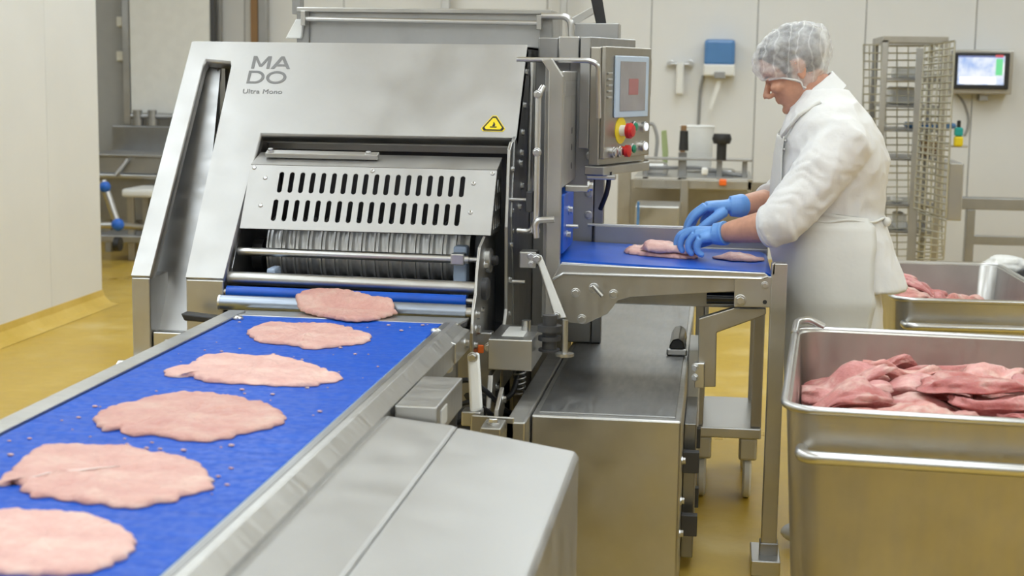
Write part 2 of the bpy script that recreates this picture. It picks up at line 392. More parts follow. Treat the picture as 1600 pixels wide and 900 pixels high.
# lettering and warning sign on the hood
HM = lambda o: Matrix(((1, 0, 0, o.x), (0, HU.y, HN.y, o.y), (0, HU.z, HN.z, o.z), (0, 0, 0, 1)))
def letters(s, size, at, sx, name, mat='letter_grey'):
    bm = text_mesh(s, size); bmesh.ops.transform(bm, matrix=HM(at) @ Matrix.Diagonal((sx, 1, 1, 1)), verts=bm.verts)
    return obj(name, bm, mat, mac)
def glyph(outline, holes, at, w, h):
    bm = plate2d([(u * w, v * h) for u, v in outline], [[(u * w, v * h) for u, v in q] for q in holes], .0008)
    bmesh.ops.transform(bm, matrix=HM(at), verts=bm.verts); obj('logo_lettering', bm, 'letter_grey', mac)
def arc(cx, cy, rx, ry, a0, a1, n=20): return [(cx + rx * math.cos(a0 + (a1 - a0) * k / n), cy + ry * math.sin(a0 + (a1 - a0) * k / n)) for k in range(n + 1)]
zM, zD = 1.399, 1.354
gM = [(0, 0), (.17, 0), (.17, .70), (.42, .16), (.58, .16), (.83, .70), (.83, 0), (1, 0), (1, 1), (.80, 1), (.50, .36), (.20, 1), (0, 1)]
gA = [(0, 0), (.18, 0), (.28, .22), (.72, .22), (.82, 0), (1, 0), (.59, 1), (.41, 1)]; gA_h = [(.345, .37), (.50, .76), (.655, .37)]
gD = [(0, 0), (.48, 0)] + arc(.48, .5, .52, .5, -PI / 2, PI / 2)[1:] + [(0, 1)]; gD_h = [(.17, .16), (.17, .84), (.46, .84)] + arc(.46, .5, .36, .34, PI / 2, -PI / 2)[1:-1] + [(.46, .16)]
gO = arc(.5, .5, .5, .5, 0, 2 * PI, 36)[:-1]; gO_h = arc(.5, .5, .345, .34, 0, -2 * PI, 36)[:-1]
glyph(gM, [], hp(-1.433, zM, .0006), .058, .049); glyph(gA, [gA_h], hp(-1.371, zM, .0006), .062, .049)
glyph(gD, [gD_h], hp(-1.437, zD, .0006), .053, .049); glyph(gO, [gO_h], hp(-1.379, zD, .0006), .064, .049)
letters('Ultra Mono', .0245, hp(-1.443, 1.324, .0006), 1.08, 'model_lettering')
wc = Vector((-0.658,4.498,1.244)); 
def tri(r, off, mat, name, parent, t=.0006):
    bm = bmesh.new(); pts = []
    for k in range(3):
        for d in (-.10, .10):
            a = PI / 2 + k * 2 * PI / 3 + d * 1.6; rr = r / (1 + .0); pts.append((math.cos(a) * rr * 1.08, math.sin(a) * rr))
    prism(bm, pts, 'Z', off, off + t); bmesh.ops.transform(bm, matrix=HM(wc), verts=bm.verts); return obj(name, bm, mat, parent)
ws = tri(.036, .0002, 'yellow', 'warning_sign', mac); tri(.0325, .0008, 'black', 'sign_border', ws); tri(.0255, .0014, 'yellow', 'sign_field', ws)
bm = bmesh.new()
prism(bm, [(-.010, -.010), (.010, -.010), (.010, -.006), (-.010, -.006)], 'Z', .002, .0026)
prism(bm, [(-.004, -.005), (.004, -.005), (.005, .002), (.001, .010), (-.001, .010), (-.001, .003)], 'Z', .002, .0026)
bmesh.ops.transform(bm, matrix=HM(wc), verts=bm.verts); obj('sign_pictogram', bm, 'black', ws)
# slotted guard
GU = Vector((0, .11, .175)).normalized(); GN = Vector((0, -GU.z, GU.y)); G0 = Vector((-1.354, 4.25, .944))
gw, gh = .728, .207
GM = Matrix(((1, 0, 0, G0.x), (0, GU.y, GN.y, G0.y), (0, GU.z, GN.z, G0.z), (0, 0, 0, 1)))
holes = []
def slot(u, v0, v1, r, lean=0):
    pts = []
    for k in range(9): a = PI * k / 8; pts.append((u + lean + r * math.cos(a), v1 - r + r * math.sin(a)))
    for k in range(9): a = PI + PI * k / 8; pts.append((u + r * math.cos(a), v0 + r + r * math.sin(a)))
    return pts[::-1]
for k in range(18):
    u = .098 + k * (.632 - .098) / 17
    holes.append(slot(u, .118, .186, .0072)); holes.append(slot(u - .004, .026, .096, .0072))
bm = plate2d([(0, 0), (gw, 0), (gw, gh), (0, gh)], holes, .004)
bmesh.ops.transform(bm, matrix=GM, verts=bm.verts); guard = obj('slotted_guard', bm, 'steel_satin', mac)
gp = lambda u, v, w=.002: GM @ Vector((u, v, w))
for (u, v) in ((.05, .165), (.05, .075), (.365, .196), (.664, .163), (.664, .07), (.012, .198), (.716, .197)): bolt(guard, gp(u, v), GN, .0055, 'button')
# upper flange of the guard and the bolted bar on it
bm = bmesh.new(); sheet(bm, [gp(0, gh + .002), gp(gw, gh + .002), (G0.x + gw, 4.46, 1.152), (G0.x, 4.46, 1.152)], (0, .002, -.004)); obj('guard_flange', bm, 'steel_satin', mac)
bm = bmesh.new(); box(bm, (G0.x + .03, 4.40, 1.142), (G0.x + .37, 4.428, 1.157)); bmesh.ops.transform(bm, matrix=Matrix.Translation((0, 4.41, 1.15)) @ Matrix.Rotation(math.radians(20), 4, 'X') @ Matrix.Translation((0, -4.41, -1.15)), verts=bm.verts); bar = obj('guard_bar', bm, 'steel', mac, False, .003)
bolt(bar, (G0.x + .045, 4.41, 1.159), (0, -.3, 1), .008); bolt(bar, (G0.x + .34, 4.41, 1.157), (0, -.3, 1), .008)
# perforated side of the guard
side = [(4.25, .944), (4.36, 1.119), (4.46, 1.15), (4.46, .94)]
holes = []
for r_ in range(3):
    for c_ in range(4):
        y0 = 4.305 + c_ * .036; z0 = .955 + r_ * .05
        if z0 + .04 < .944 + (y0 - 4.25) * 1.5: holes.append([(y0, z0), (y0 + .012, z0), (y0 + .012, z0 + .038), (y0, z0 + .038)][::-1])
bm = plate2d(side, holes, .003); bmesh.ops.transform(bm, matrix=Matrix(((0, 0, 1, G0.x + gw - .002), (1, 0, 0, 0), (0, 1, 0, 0), (0, 0, 0, 1))), verts=bm.verts)
obj('guard_side', bm, 'steel', mac)
# grooved drum seen under the guard
dy, dz, R = 4.45, .862, .092
drum = None
bm = bmesh.new(); prof = [(0, .02), (0, R * .9)]
nr = 15; x0, x1 = -1.305, -.705
for k in range(nr):
    a = (x1 - x0) * k / nr; w = (x1 - x0) / nr
    prof += [(a + w * .02, R * .92), (a + w * .10, R * 1.0), (a + w * .30, R * 1.0), (a + w * .38, R * .90), (a + w * .62, R * .86), (a + w * .9, R * .90)]
prof += [(x1 - x0, R * .9), (x1 - x0, .02)]
lathe(bm, prof, (x0, dy, dz), (1, 0, 0), 48); drum = obj('grooved_drum', bm, 'steel_drum', mac, 'auto', ang=50)
for k in range(nr + 1):
    xx = x0 + (x1 - x0) * k / nr
    bm = bmesh.new(); lathe(bm, [(0, R * .8), (0, R * 1.09), (.004, R * 1.09), (.004, R * .8)], (xx - .002, dy, dz), (1, 0, 0), 40); obj('drum_ring', bm, 'steel_drum', drum, 'auto')
bm = bmesh.new(); lathe(bm, [(0, .03), (0, .095), (.01, .1), (.028, .1), (.028, .03)], (-.688, dy, dz), (1, 0, 0), 40); obj('drum_flange', bm, 'cast_dark', mac, 'auto')
bm = bmesh.new(); lathe(bm, [(0, .02), (0, .05), (.03, .05), (.03, .02)], (-1.352, dy - .05, dz - .01), (1, 0, 0), 24); obj('drum_bearing', bm, 'black', mac, 'auto')
# plastic scraper arms
bpart('scraper_arm', 'blue_grey', mac, (-.741, 4.30, .752), (-.702, 4.35, .905), .006)
bpart('scraper_foot', 'white_plastic', mac, (-.744, 4.24, .775), (-.710, 4.34, .806), .006)
bpart('scraper_arm', 'blue_grey', mac, (-1.268, 4.22, .79), (-1.243, 4.29, .835), .006)
# rods and rollers
cpart('guide_rod', 'steel_bright', mac, (-1.366, 4.27, .876), (-.690, 4.27, .872), .0125, 24)
cpart('rod_tip', 'steel', mac, (-.690, 4.27, .872), (-.655, 4.27, .872), .008, 16)
bpart('rod_clamp', 'steel', mac, (-.741, 4.255, .856), (-.702, 4.30, .889), .004)
cpart('hold_down_tube', 'steel', mac, (-1.382, 4.20, .808), (-.64, 4.20, .800), .0185, 28)
cpart('blue_roller', 'blue_belt_smooth', mac, (-1.364, 4.16, .773), (-.678, 4.16, .769), .017, 24)
cpart('roller_pin', 'steel', mac, (-1.39, 4.16, .773), (-.655, 4.16, .769), .008, 12)
cpart('transfer_roller', 'steel_blue', mac, (-1.360, 4.095, .752), (-.668, 4.095, .748), .021, 28)
cpart('roller_end', 'steel_bright', mac, (-1.366, 4.095, .752), (-1.36, 4.095, .752), .022, 28)
cpart('roller_end', 'steel_bright', mac, (-.668, 4.095, .748), (-.652, 4.095, .748), .014, 20)
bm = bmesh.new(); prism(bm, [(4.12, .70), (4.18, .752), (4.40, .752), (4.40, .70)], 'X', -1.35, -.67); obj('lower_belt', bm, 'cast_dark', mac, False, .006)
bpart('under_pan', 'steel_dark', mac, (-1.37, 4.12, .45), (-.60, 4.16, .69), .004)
# black handle at the left of the rollers
bm = bmesh.new(); prism(bm, [(-1.46, .725), (-1.33, .715), (-1.34, .70), (-1.45, .705)], 'Y', 4.04, 4.09); obj('clamp_handle', bm, 'black', mac, False, .004)
# side plate of the roller unit on the right: contoured plate with bolts and knobs
bm = bmesh.new(); prism(bm, [(4.06, .60), (4.04, .70), (4.06, .76), (4.10, .80), (4.12, .86), (4.16, .92), (4.26, .945), (4.44, .945), (4.44, .52), (4.30, .52), (4.18, .56)], 'X', -.648, -.640); rsp = obj('roller_side_plate', bm, 'steel', mac, False, .0015)
for (yy, zz, r) in ((4.10, .74, .010), (4.08, .66, .008), (4.16, .66, .008), (4.20, .74, .007), (4.14, .60, .006), (4.24, .86, .010), (4.10, .70, .012)): bolt(rsp, (-.640, yy, zz), (1, 0, 0), r)
bm = bmesh.new(); lathe(bm, [(0, .034), (.012, .036), (.016, .03)], (-.64, 4.27, .872), (1, 0, 0), 28); obj('bearing_cap', bm, 'steel', rsp, 'auto')
bm = bmesh.new(); lathe(bm, [(0, .03), (.014, .032), (.02, .024)], (-.64, 4.20, .80), (1, 0, 0), 28); obj('bearing_cap', bm, 'cast_dark', rsp, 'auto')
bm = bmesh.new(); lathe(bm, [(0, .014), (.03, .014), (.034, .010)], (-.64, 4.27, .872), (1, 0, 0), 20); obj('black_knob', bm, 'black', rsp, 'auto')
bpart('orange_marker', 'orange', rsp, (-.639, 4.115, .632), (-.622, 4.15, .655), .003)
# second, taller side plate with rounded edge
bm = bmesh.new(); prism(bm, [(4.30, .50), (4.28, .62), (4.36, .72), (4.34, .96), (4.38, 1.18), (4.42, 1.20), (4.52, 1.20), (4.52, .50)], 'X', -.600, -.590); tall = obj('tall_side_plate', bm, 'steel', mac, False, .002)
for (yy, zz) in ((4.42, 1.12), (4.42, 1.00), (4.43, .94), (4.42, .90), (4.40, .80), (4.40, .70)): bolt(tall, (-.590, yy, zz), (1, 0, 0), .007)
cpart('stop_pin', 'steel_bright', mac, (-.59, 4.40, .795), (-.545, 4.40, .795), .006, 12)
cpart('stop_pin', 'steel_bright', mac, (-.59, 4.40, 1.035), (-.53, 4.40, 1.035), .005, 12)
bpart('pin_block', 'cast_dark', mac, (-.545, 4.385, 1.00), (-.525, 4.42, 1.06), .003)
bpart('hinge_block', 'steel', mac, (-.555, 4.33, .845), (-.505, 4.40, .892), .004)
bolt(mac, (-.52, 4.328, .88), (0, -1, 0), .009); bolt(mac, (-.52, 4.328, .857), (0, -1, 0), .007)
# sensor box with label
sb = bpart('sensor_box', 'steel', mac, (-.60, 4.05, .60), (-.480, 4.30, .685), .003)
bpart('name_plate', 'label_grey', sb, (-.57, 4.10, .6852), (-.51, 4.26, .6865), 0)
cpart('sensor_knob', 'steel_bright', mac, (-.515, 4.20, .685), (-.515, 4.20, .715), .013, 20)
bolt(mac, (-.60, 4.06, .66), (0, -1, 0), .009)
bm = bmesh.new(); prism(bm, [(4.02, .50), (4.05, .585), (4.20, .60), (4.20, .55), (4.10, .53), (4.08, .44), (4.03, .43)], 'X', -.60, -.585); obj('hook_plate', bm, 'steel', mac, False, .003)
bolt(mac, (-.585, 4.06, .47), (1, 0, 0), .010); bolt(mac, (-.585, 4.12, .54), (1, 0, 0), .009)
cpart('cable_gland', 'black', mac, (-.70, 4.15, .52), (-.60, 4.12, .49), .022, 16)
tpart('cable', 'black', mac, [(-.60, 4.12, .49), (-.55, 4.2, .50), (-.53, 4.25, .60), (-.54, 4.3, .62)], .008, 10, .03)
# linkage and cabling in the dark gap between the roller unit and the base
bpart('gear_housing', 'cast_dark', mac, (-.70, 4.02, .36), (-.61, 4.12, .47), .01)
bm = bmesh.new(); lathe(bm, [(0, .03), (.012, .034), (.03, .034), (.034, .022), (.06, .022)], (-.61, 4.07, .42), (1, 0, 0), 24); obj('bearing_hub', bm, 'steel', mac, 'auto')
for k, (z0, dx) in enumerate(((.50, 0), (.46, .012), (.56, -.01))): tpart('hose', 'black', mac, [(-.69 + dx, 4.0, z0), (-.63 + dx, 3.98, z0 + .03), (-.58 + dx, 4.02, z0 - .02), (-.55 + dx, 4.10, z0 - .08), (-.53, 4.2, z0 - .12)], .007, 8, .03)
bm = bmesh.new(); prism(bm, [(3.90, .44), (3.92, .52), (4.02, .56), (4.04, .50), (3.97, .47), (3.96, .40)], 'X', -.562, -.550); lk = obj('link_plate', bm, 'steel', mac, False, .002)
for yy, zz in ((3.93, .46), (4.0, .53)): bolt(lk, (-.55, yy, zz), (1, 0, 0), .009)
bm = bmesh.new(); tube(bm, [(-.535 + .016 * math.cos(k * .7), 4.23 + .016 * math.sin(k * .7), .49 + k * .0016) for k in range(64)], .003, 6); obj('coil_spring', bm, 'steel_bright', mac, True)
# column with the box behind it, to the right of the hood
bm = bmesh.new(); prism(bm, [(-.478, .70), (-.478, 1.405), (-.500, 1.435), (-.470, 1.44), (-.437, 1.39), (-.437, .70)], 'Y', 4.3245, 4.345); obj('column', bm, 'steel', mac, False, .003)
bpart('column_web', 'steel_dark', mac, (-.49, 4.346, .70), (-.476, 4.50, 1.42), .002)
cb = bpart('column_box', 'steel', mac, (-.475, 4.346, 1.075), (-.436, 4.75, 1.405), .004)
for zz in (1.23, 1.18, 1.125):
    bm = bmesh.new(); lathe(bm, [(-.004, .010), (.001, .010)], (-.436, 4.60, zz), (1, 0, 0), 20); obj('port', bm, 'black', cb)
bpart('box_label', 'steel_bright', cb, (-.4365, 4.38, 1.335), (-.4352, 4.72, 1.375), 0)
tpart('door_handle', 'steel_bright', mac, [(-.490, 4.295, 1.36), (-.500, 4.27, 1.34), (-.500, 4.27, .985), (-.515, 4.28, .955), (-.555, 4.30, .955)], .0085, 12, .02)
for zz in (1.34, 1.18, .96): bolt(mac, (-.500, 4.262, zz), (0, -1, 0), .009)
tpart('top_pipe', 'steel_bright', mac, [(-.595, 4.52, 1.437), (-.38, 4.52, 1.437), (-.355, 4.52, 1.425), (-.352, 4.54, 1.27)], .0075, 12, .03)
bpart('lower_arm', 'steel', mac, (-.436, 4.42, 1.06), (-.37, 4.46, 1.078), .003)
bolt(mac, (-.368, 4.44, 1.075), (1, 0, 0), .012)
# blue side skirt above the infeed belt
bpart('blue_skirt', 'blue_belt_smooth', mac, (-.470, 4.36, .885), (-.432, 4.66, 1.055), .004)
bolt(mac, (-.43, 4.50, 1.0), (1, 0, 0), .010); bolt(mac, (-.43, 4.46, .93), (1, 0, 0), .010); cpart('skirt_pin', 'steel_bright', mac, (-.43, 4.42, .96), (-.395, 4.42, .96), .006, 10)
# rear columns carrying the control box
bpart('rear_column', 'steel_grey', mac, (-.476, 4.892, .535), (-.390, 5.10, 1.475), .004)
for zz in (1.29, 1.14, 1.02, .95): bolt(mac, (-.405, 4.892, zz), (0, -1, 0), .010)
bpart('rear_post', 'steel_dark', mac, (-.389, 4.892, .535), (-.357, 4.932, 1.46), .003)
bpart('rear_plate', 'steel_grey', mac, (-.585, 4.90, .30), (-.47, 5.10, 1.44), .003)
# lever with white grip in front and the long chrome lever
bm = bmesh.new(); hexa(bm, [(-0.638,3.86,0.678), (-0.606,3.86,0.683), (-0.586,3.8,0.545), (-0.619,3.8,0.533)], [(-0.643,3.89,0.672), (-0.611,3.89,0.677), (-0.591,3.83,0.538), (-0.624,3.83,0.526)]); bmesh.ops.translate(bm, verts=bm.verts, vec=(.012, 0, 0)); lv = obj('white_lever', bm, 'white_plastic', mac, False, .007)
bolt(lv, (-0.61,3.853,0.67), (0, -1, 0), .010)
bpart('lever_clevis', 'steel_bright', mac, tuple(a + b for a, b in zip((-0.601,3.8,0.519), (-.028, -.005, -.018))), tuple(a + b for a, b in zip((-0.601,3.8,0.519), (.022, .05, .02))), .003)
bm = bmesh.new(); hexa(bm, [(-0.499,4.25,0.89), (-0.481,4.25,0.894), (-0.401,4.2,0.724), (-0.433,4.2,0.719)], [(-0.501,4.262,0.889), (-0.483,4.262,0.893), (-0.402,4.212,0.722), (-0.434,4.212,0.717)]); ll = obj('chrome_lever', bm, 'steel', mac, False, .004)
bolt(ll, (-0.494,4.248,0.883), (0, -1, 0), .010); bolt(ll, (-0.43,4.2,0.731), (0, -1, 0), .008)
tpart('lever_bracket', 'steel_bright', mac, [(-0.497,4.25,0.941), (-0.501,4.25,0.991), (-0.447,4.25,0.994)], .009, 10, .02)
cs = Vector((-0.444,4.15,0.64))
bm = bmesh.new(); lathe(bm, [(0, .03), (.006, .03), (.006, .02), (.03, .02), (.03, .031), (.042, .031), (.042, .02), (.055, .02), (.055, .034), (.072, .034), (.072, .02), (.10, .02)], cs, (0, 0, 1), 28); obj('leveling_spindle', bm, 'cast_dark', mac, 'auto')
bm = bmesh.new(); lathe(bm, [(0, .026), (.008, .026), (.008, .008), (.10, .008)], (-0.398,4.12,0.633), (0, 0, 1), 20); obj('leveling_foot', bm, 'steel_bright', mac, 'auto')
# lower frame members
bm = bmesh.new(); hexa(bm, [(-0.593,3.72,0.549), (-0.482,3.72,0.547), (-0.481,3.72,0.478), (-0.593,3.72,0.48)], [(-0.603,3.78,0.535), (-0.49,3.78,0.533), (-0.488,3.78,0.464), (-0.602,3.78,0.465)]); obj('frame_beam', bm, 'steel', mac, False, .004)
bpart('frame_beam', 'steel', mac, (-.505, 3.72, .43), (-.455, 4.70, .535), .004)
bpart('frame_foot', 'steel', mac, (-.50, 3.72, 0), (-.46, 3.80, .43), .004)
bpart('clamp_block', 'steel', mac, (-.55, 3.60, .52), (-.50, 3.70, .545), .003); bolt(mac, (-.525, 3.65, .546), (0, 0, 1), .012)
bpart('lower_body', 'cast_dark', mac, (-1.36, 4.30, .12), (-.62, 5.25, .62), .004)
bpart('lower_shelf', 'steel_dark', mac, (-.66, 3.95, .40), (-.52, 4.28, .42), .003)
bm = bmesh.new(); hexa(bm, [(-0.71,3.86,0.662), (-0.672,3.95,0.681), (-0.669,3.95,0.403), (-0.708,3.86,0.424)], [(-0.709,3.95,0.645), (-0.677,4.02,0.669), (-0.674,4.02,0.386), (-0.707,3.95,0.402)]); [setattr(v.co, 'z', min(v.co.z, .664)) for v in bm.verts]; obj('bracket_plate', bm, 'steel_warm', mac, False, .003)
for q in ((-0.674,3.85,0.64), (-0.684,3.83,0.601)): bolt(mac, q, (.3, -1, 0), .010)
bolt(conv, (-.6345, 3.88, .700), (1, 0, 0), .010)
for fx, fy in ((-1.6, 4.3), (-1.6, 5.2), (-.62, 5.2)):
    bm = bmesh.new(); lathe(bm, [(0, .05), (.02, .05), (.03, .02), (.32, .02)], (fx, fy, 0), (0, 0, 1), 20); obj('foot', bm, 'steel', mac, 'auto')
cpart('side_roller', 'steel_bright', mac, (-1.665,4.1,0.547), tuple(a + b for a, b in zip((-1.665,4.1,0.547), (.06, 0, 0))), .028, 24)
# hopper box on top at the back
hb = bmesh.new(); X0, X1 = -1.372, -.552
ybk = 4.98
prism(hb, [(ybk, 1.40), (ybk, 1.588), (5.40, 1.588), (5.40, 1.40)], 'X', X0, X1); hop = obj('hopper', hb, 'steel_grey', mac, False, .004)
bpart('hopper_rim', 'steel', hop, (X0 - .01, ybk - .02, 1.585), (X1 + .01, 5.41, 1.600), .003)
bpart('hopper_flange', 'steel_dark', hop, (X1 - .03, ybk - .012, 1.40), (X1 + .012, ybk + .02, 1.59), .003)
bpart('hopper_flange', 'steel_dark', hop, (X0 - .012, ybk - .012, 1.40), (X0 + .03, ybk + .02, 1.59), .003)
cpart('hopper_rod', 'steel_bright', hop, (X0 + .01, ybk - .035, 1.562), (X1 - .02, ybk - .035, 1.556), .008, 14)
bpart('rod_bracket', 'steel', hop, (X1 - .035, ybk - .05, 1.535), (X1 - .02, ybk, 1.582), .002)
bpart('rod_bracket', 'steel', hop, (X0 + .012, ybk - .05, 1.54), (X0 + .027, ybk, 1.588), .002)
bm = bmesh.new(); sheet(bm, [(-1.417,4.95,1.498), (-1.365,4.95,1.499), (-1.356,4.95,1.561), (-1.382,4.95,1.561)], (0, .04, 0)); obj('hopper_wing', bm, 'white_plastic', mac, False, .003)
bpart('hopper_post', 'steel_dark', mac, (-1.451,5.15,1.584), tuple(a + b for a, b in zip((-1.451,5.15,1.584), (.03, .05, .15))), .003)
# top pipework, motor block, black strut
tpart('bent_pipe', 'steel_bright', mac, [(-0.574,4.95,1.579), (-0.48,4.95,1.578), (-0.476,4.95,1.505)], .011, 14, .03)
mb = bpart('motor_block', 'steel_bright', mac, (-.50, 4.78, 1.44), (-.435, 5.02, 1.512), .004)
bpart('block_side', 'steel_dark', mac, (-.565, 4.80, 1.44), (-.502, 5.0, 1.508), .004)
bpart('block_band', 'black', mac, (-.434, 4.79, 1.44), (-.420, 5.0, 1.505), .002)
bpart('top_shelf', 'steel_grey', mac, (-.47, 5.00, 1.51), (-.33, 5.12, 1.56), .003)
bm = bmesh.new(); hexa(bm, [(-0.424,5.05,1.635), (-0.38,5.05,1.636), (-0.372,5.05,1.554), (-0.405,5.05,1.554)], [(-0.427,5.09,1.637), (-0.383,5.09,1.637), (-0.375,5.09,1.555), (-0.409,5.09,1.555)])
for v in bm.verts:
    if v.co.z > 1.6: v.co += Vector((-.03, 0, .12))
obj('black_strut', bm, 'black', mac, False, .003)
bm = bmesh.new(); hexa(bm, [(-0.485,5.03,1.577), (-0.42,5.03,1.614), (-0.413,5.03,1.59), (-0.476,5.03,1.552)], [(-0.487,5.048,1.577), (-0.421,5.048,1.615), (-0.414,5.048,1.59), (-0.478,5.048,1.553)]); obj('strut_link', bm, 'steel', mac, False, .003)
# control box, turned towards the operator
CB = Matrix.Translation((-.362, 4.70, 1.12)) @ Matrix.Rotation(math.radians(70), 4, 'Z')   # local x along the panel, -y out of it
def cbox(name, mat, a, b, parent=None, bev=.002):
    bm = bmesh.new(); box(bm, a, b, CB); return obj(name, bm, mat, parent or mac, False, bev)
ctl = cbox('control_box', 'steel_warm', (0, 0, 0), (.365, .035, .36), None, .004)
def cs_(name, mat, a, b, bev=.001): return cbox(name, mat, a, b, ctl, bev)
cs_('box_lid', 'steel_warm', (.004, -.016, .02), (.361, -.0005, .362), .003)
cs_('drip_tray', 'steel', (-.005, -.02, -.03), (.36, .045, -.002), .003)
cs_('rear_housing', 'steel_grey', (.0, .0355, .05), (.35, .07, .39), .003)
scr = cs_('screen_bezel', 'screen_frame', (.065, -.024, .145), (.325, -.0165, .335), .003)
bm = bmesh.new(); box(bm, (.095, -.0255, .165), (.295, -.0245, .318), CB); o = obj('screen', bm, 'screen_grey', ctl)
bm = bmesh.new(); box(bm, (.16, -.0262, .215), (.235, -.0257, .265), CB); obj('screen_patch', bm, 'screen_red', ctl)
for k in range(5): cs_('vent_slot', 'steel_bright', (.016, -.022, .205 + k * .018), (.045, -.0165, .211 + k * .018), .001)
def knob(u, v, prof, mat, name, n=24):
    p = CB @ Vector((u, -.016, v)); ax = CB.to_3x3() @ Vector((0, -1, 0)); bm = bmesh.new(); lathe(bm, prof, p, ax, n); obj(name, bm, mat, ctl, 'auto')
knob(.125, .105, [(0, .042), (.002, .042)], 'yellow', 'emergency_disc', 32)
knob(.125, .105, [(.002, .017), (.02, .017)], 'white_plastic', 'emergency_collar')
knob(.125, .105, [(.02, .015), (.024, .024), (.036, .025), (.044, .018), (.046, .004)], 'red', 'emergency_stop')
for (u, v, m_) in ((.215, .115, 'green'), (.30, .112, 'lamp_white'), (.30, .050, 'lamp_white'), (.205, .045, 'green'), (.105, .04, 'steel_bright'), (.06, .04, 'steel_bright')):
    knob(u, v, [(0, .017), (.010, .017), (.012, .014)], 'steel_bright', 'button_collar'); knob(u, v, [(.008, .013), (.016, .013), (.018, .010)], m_, 'push_button')
knob(.125, .042, [(0, .014), (.018, .014), (.02, .019), (.032, .019), (.034, .012)], 'red', 'push_button')
bm = bmesh.new(); tube(bm, fillet([CB @ Vector(q) for q in ((.362, .02, .335), (.43, .02, .335), (.43, .02, .20), (.362, .02, .20))], .02), .008, 12); obj('box_handle', bm, 'steel', ctl, 'auto')
tpart('conduit', 'black', mac, [(-.33, 4.74, 1.10), (-.335, 4.75, 1.04), (-.36, 4.80, .98)], .008, 10, .04)
bpart('conduit_arm', 'steel_bright', mac, (-.40, 4.72, 1.076), (-.31, 4.76, 1.09), .003)
# base cabinet at the right under the infeed
ZC = .53
bc = bpart('base_cabinet', 'steel', mac, (-.452, 3.83, .0), (-.070, 5.9, ZC), .005)
bm = bmesh.new(); box(bm, (-.436, 3.86, ZC - .001), (-.085, 5.88, ZC + .004)); obj('cabinet_lid', bm, 'steel_dark', bc, False, .002)
bpart('side_cover', 'white_plastic', mac, (-.07, 4.7, .20), (-.035, 4.98, ZC + .03), .004)
bm = bmesh.new(); prism(bm, [(4.25, .04), (4.25, .43), (4.62, .43), (4.62, .04)], 'X', -.069, -.035); dr = obj('side_door', bm, 'steel_dark', mac, False, .003)
for zz in (.34, .16):
    for yy in (4.16, 4.45):
        bpart('hinge', 'cast_dark', dr, (-.069, yy, zz - .03), (-.024, yy + .03, zz + .03), .002)
for zz in (.38, .27, .18): bolt(mac, (-.068, 4.02, zz), (1, 0, 0), .009)
hb_ = Vector((-0.107,4.762,0.536))
bm = bmesh.new(); prism(bm, [(-.022, 0), (-.024, .022), (-.014, .036), (.004, .040), (.020, .032), (.026, .012), (.024, 0)], 'Y', 0, .26)
for v in bm.verts: v.co.z *= 1.35
bmesh.ops.translate(bm, verts=bm.verts, vec=(hb_.x, hb_.y - .03, ZC + .004)); hd = obj('cabinet_handle', bm, 'black_gloss', bc, False, .004)
bpart('handle_end', 'steel_bright', hd, (hb_.x - .032, hb_.y - .042, ZC + .004), (hb_.x + .032, hb_.y - .0305, ZC + .026), .005)

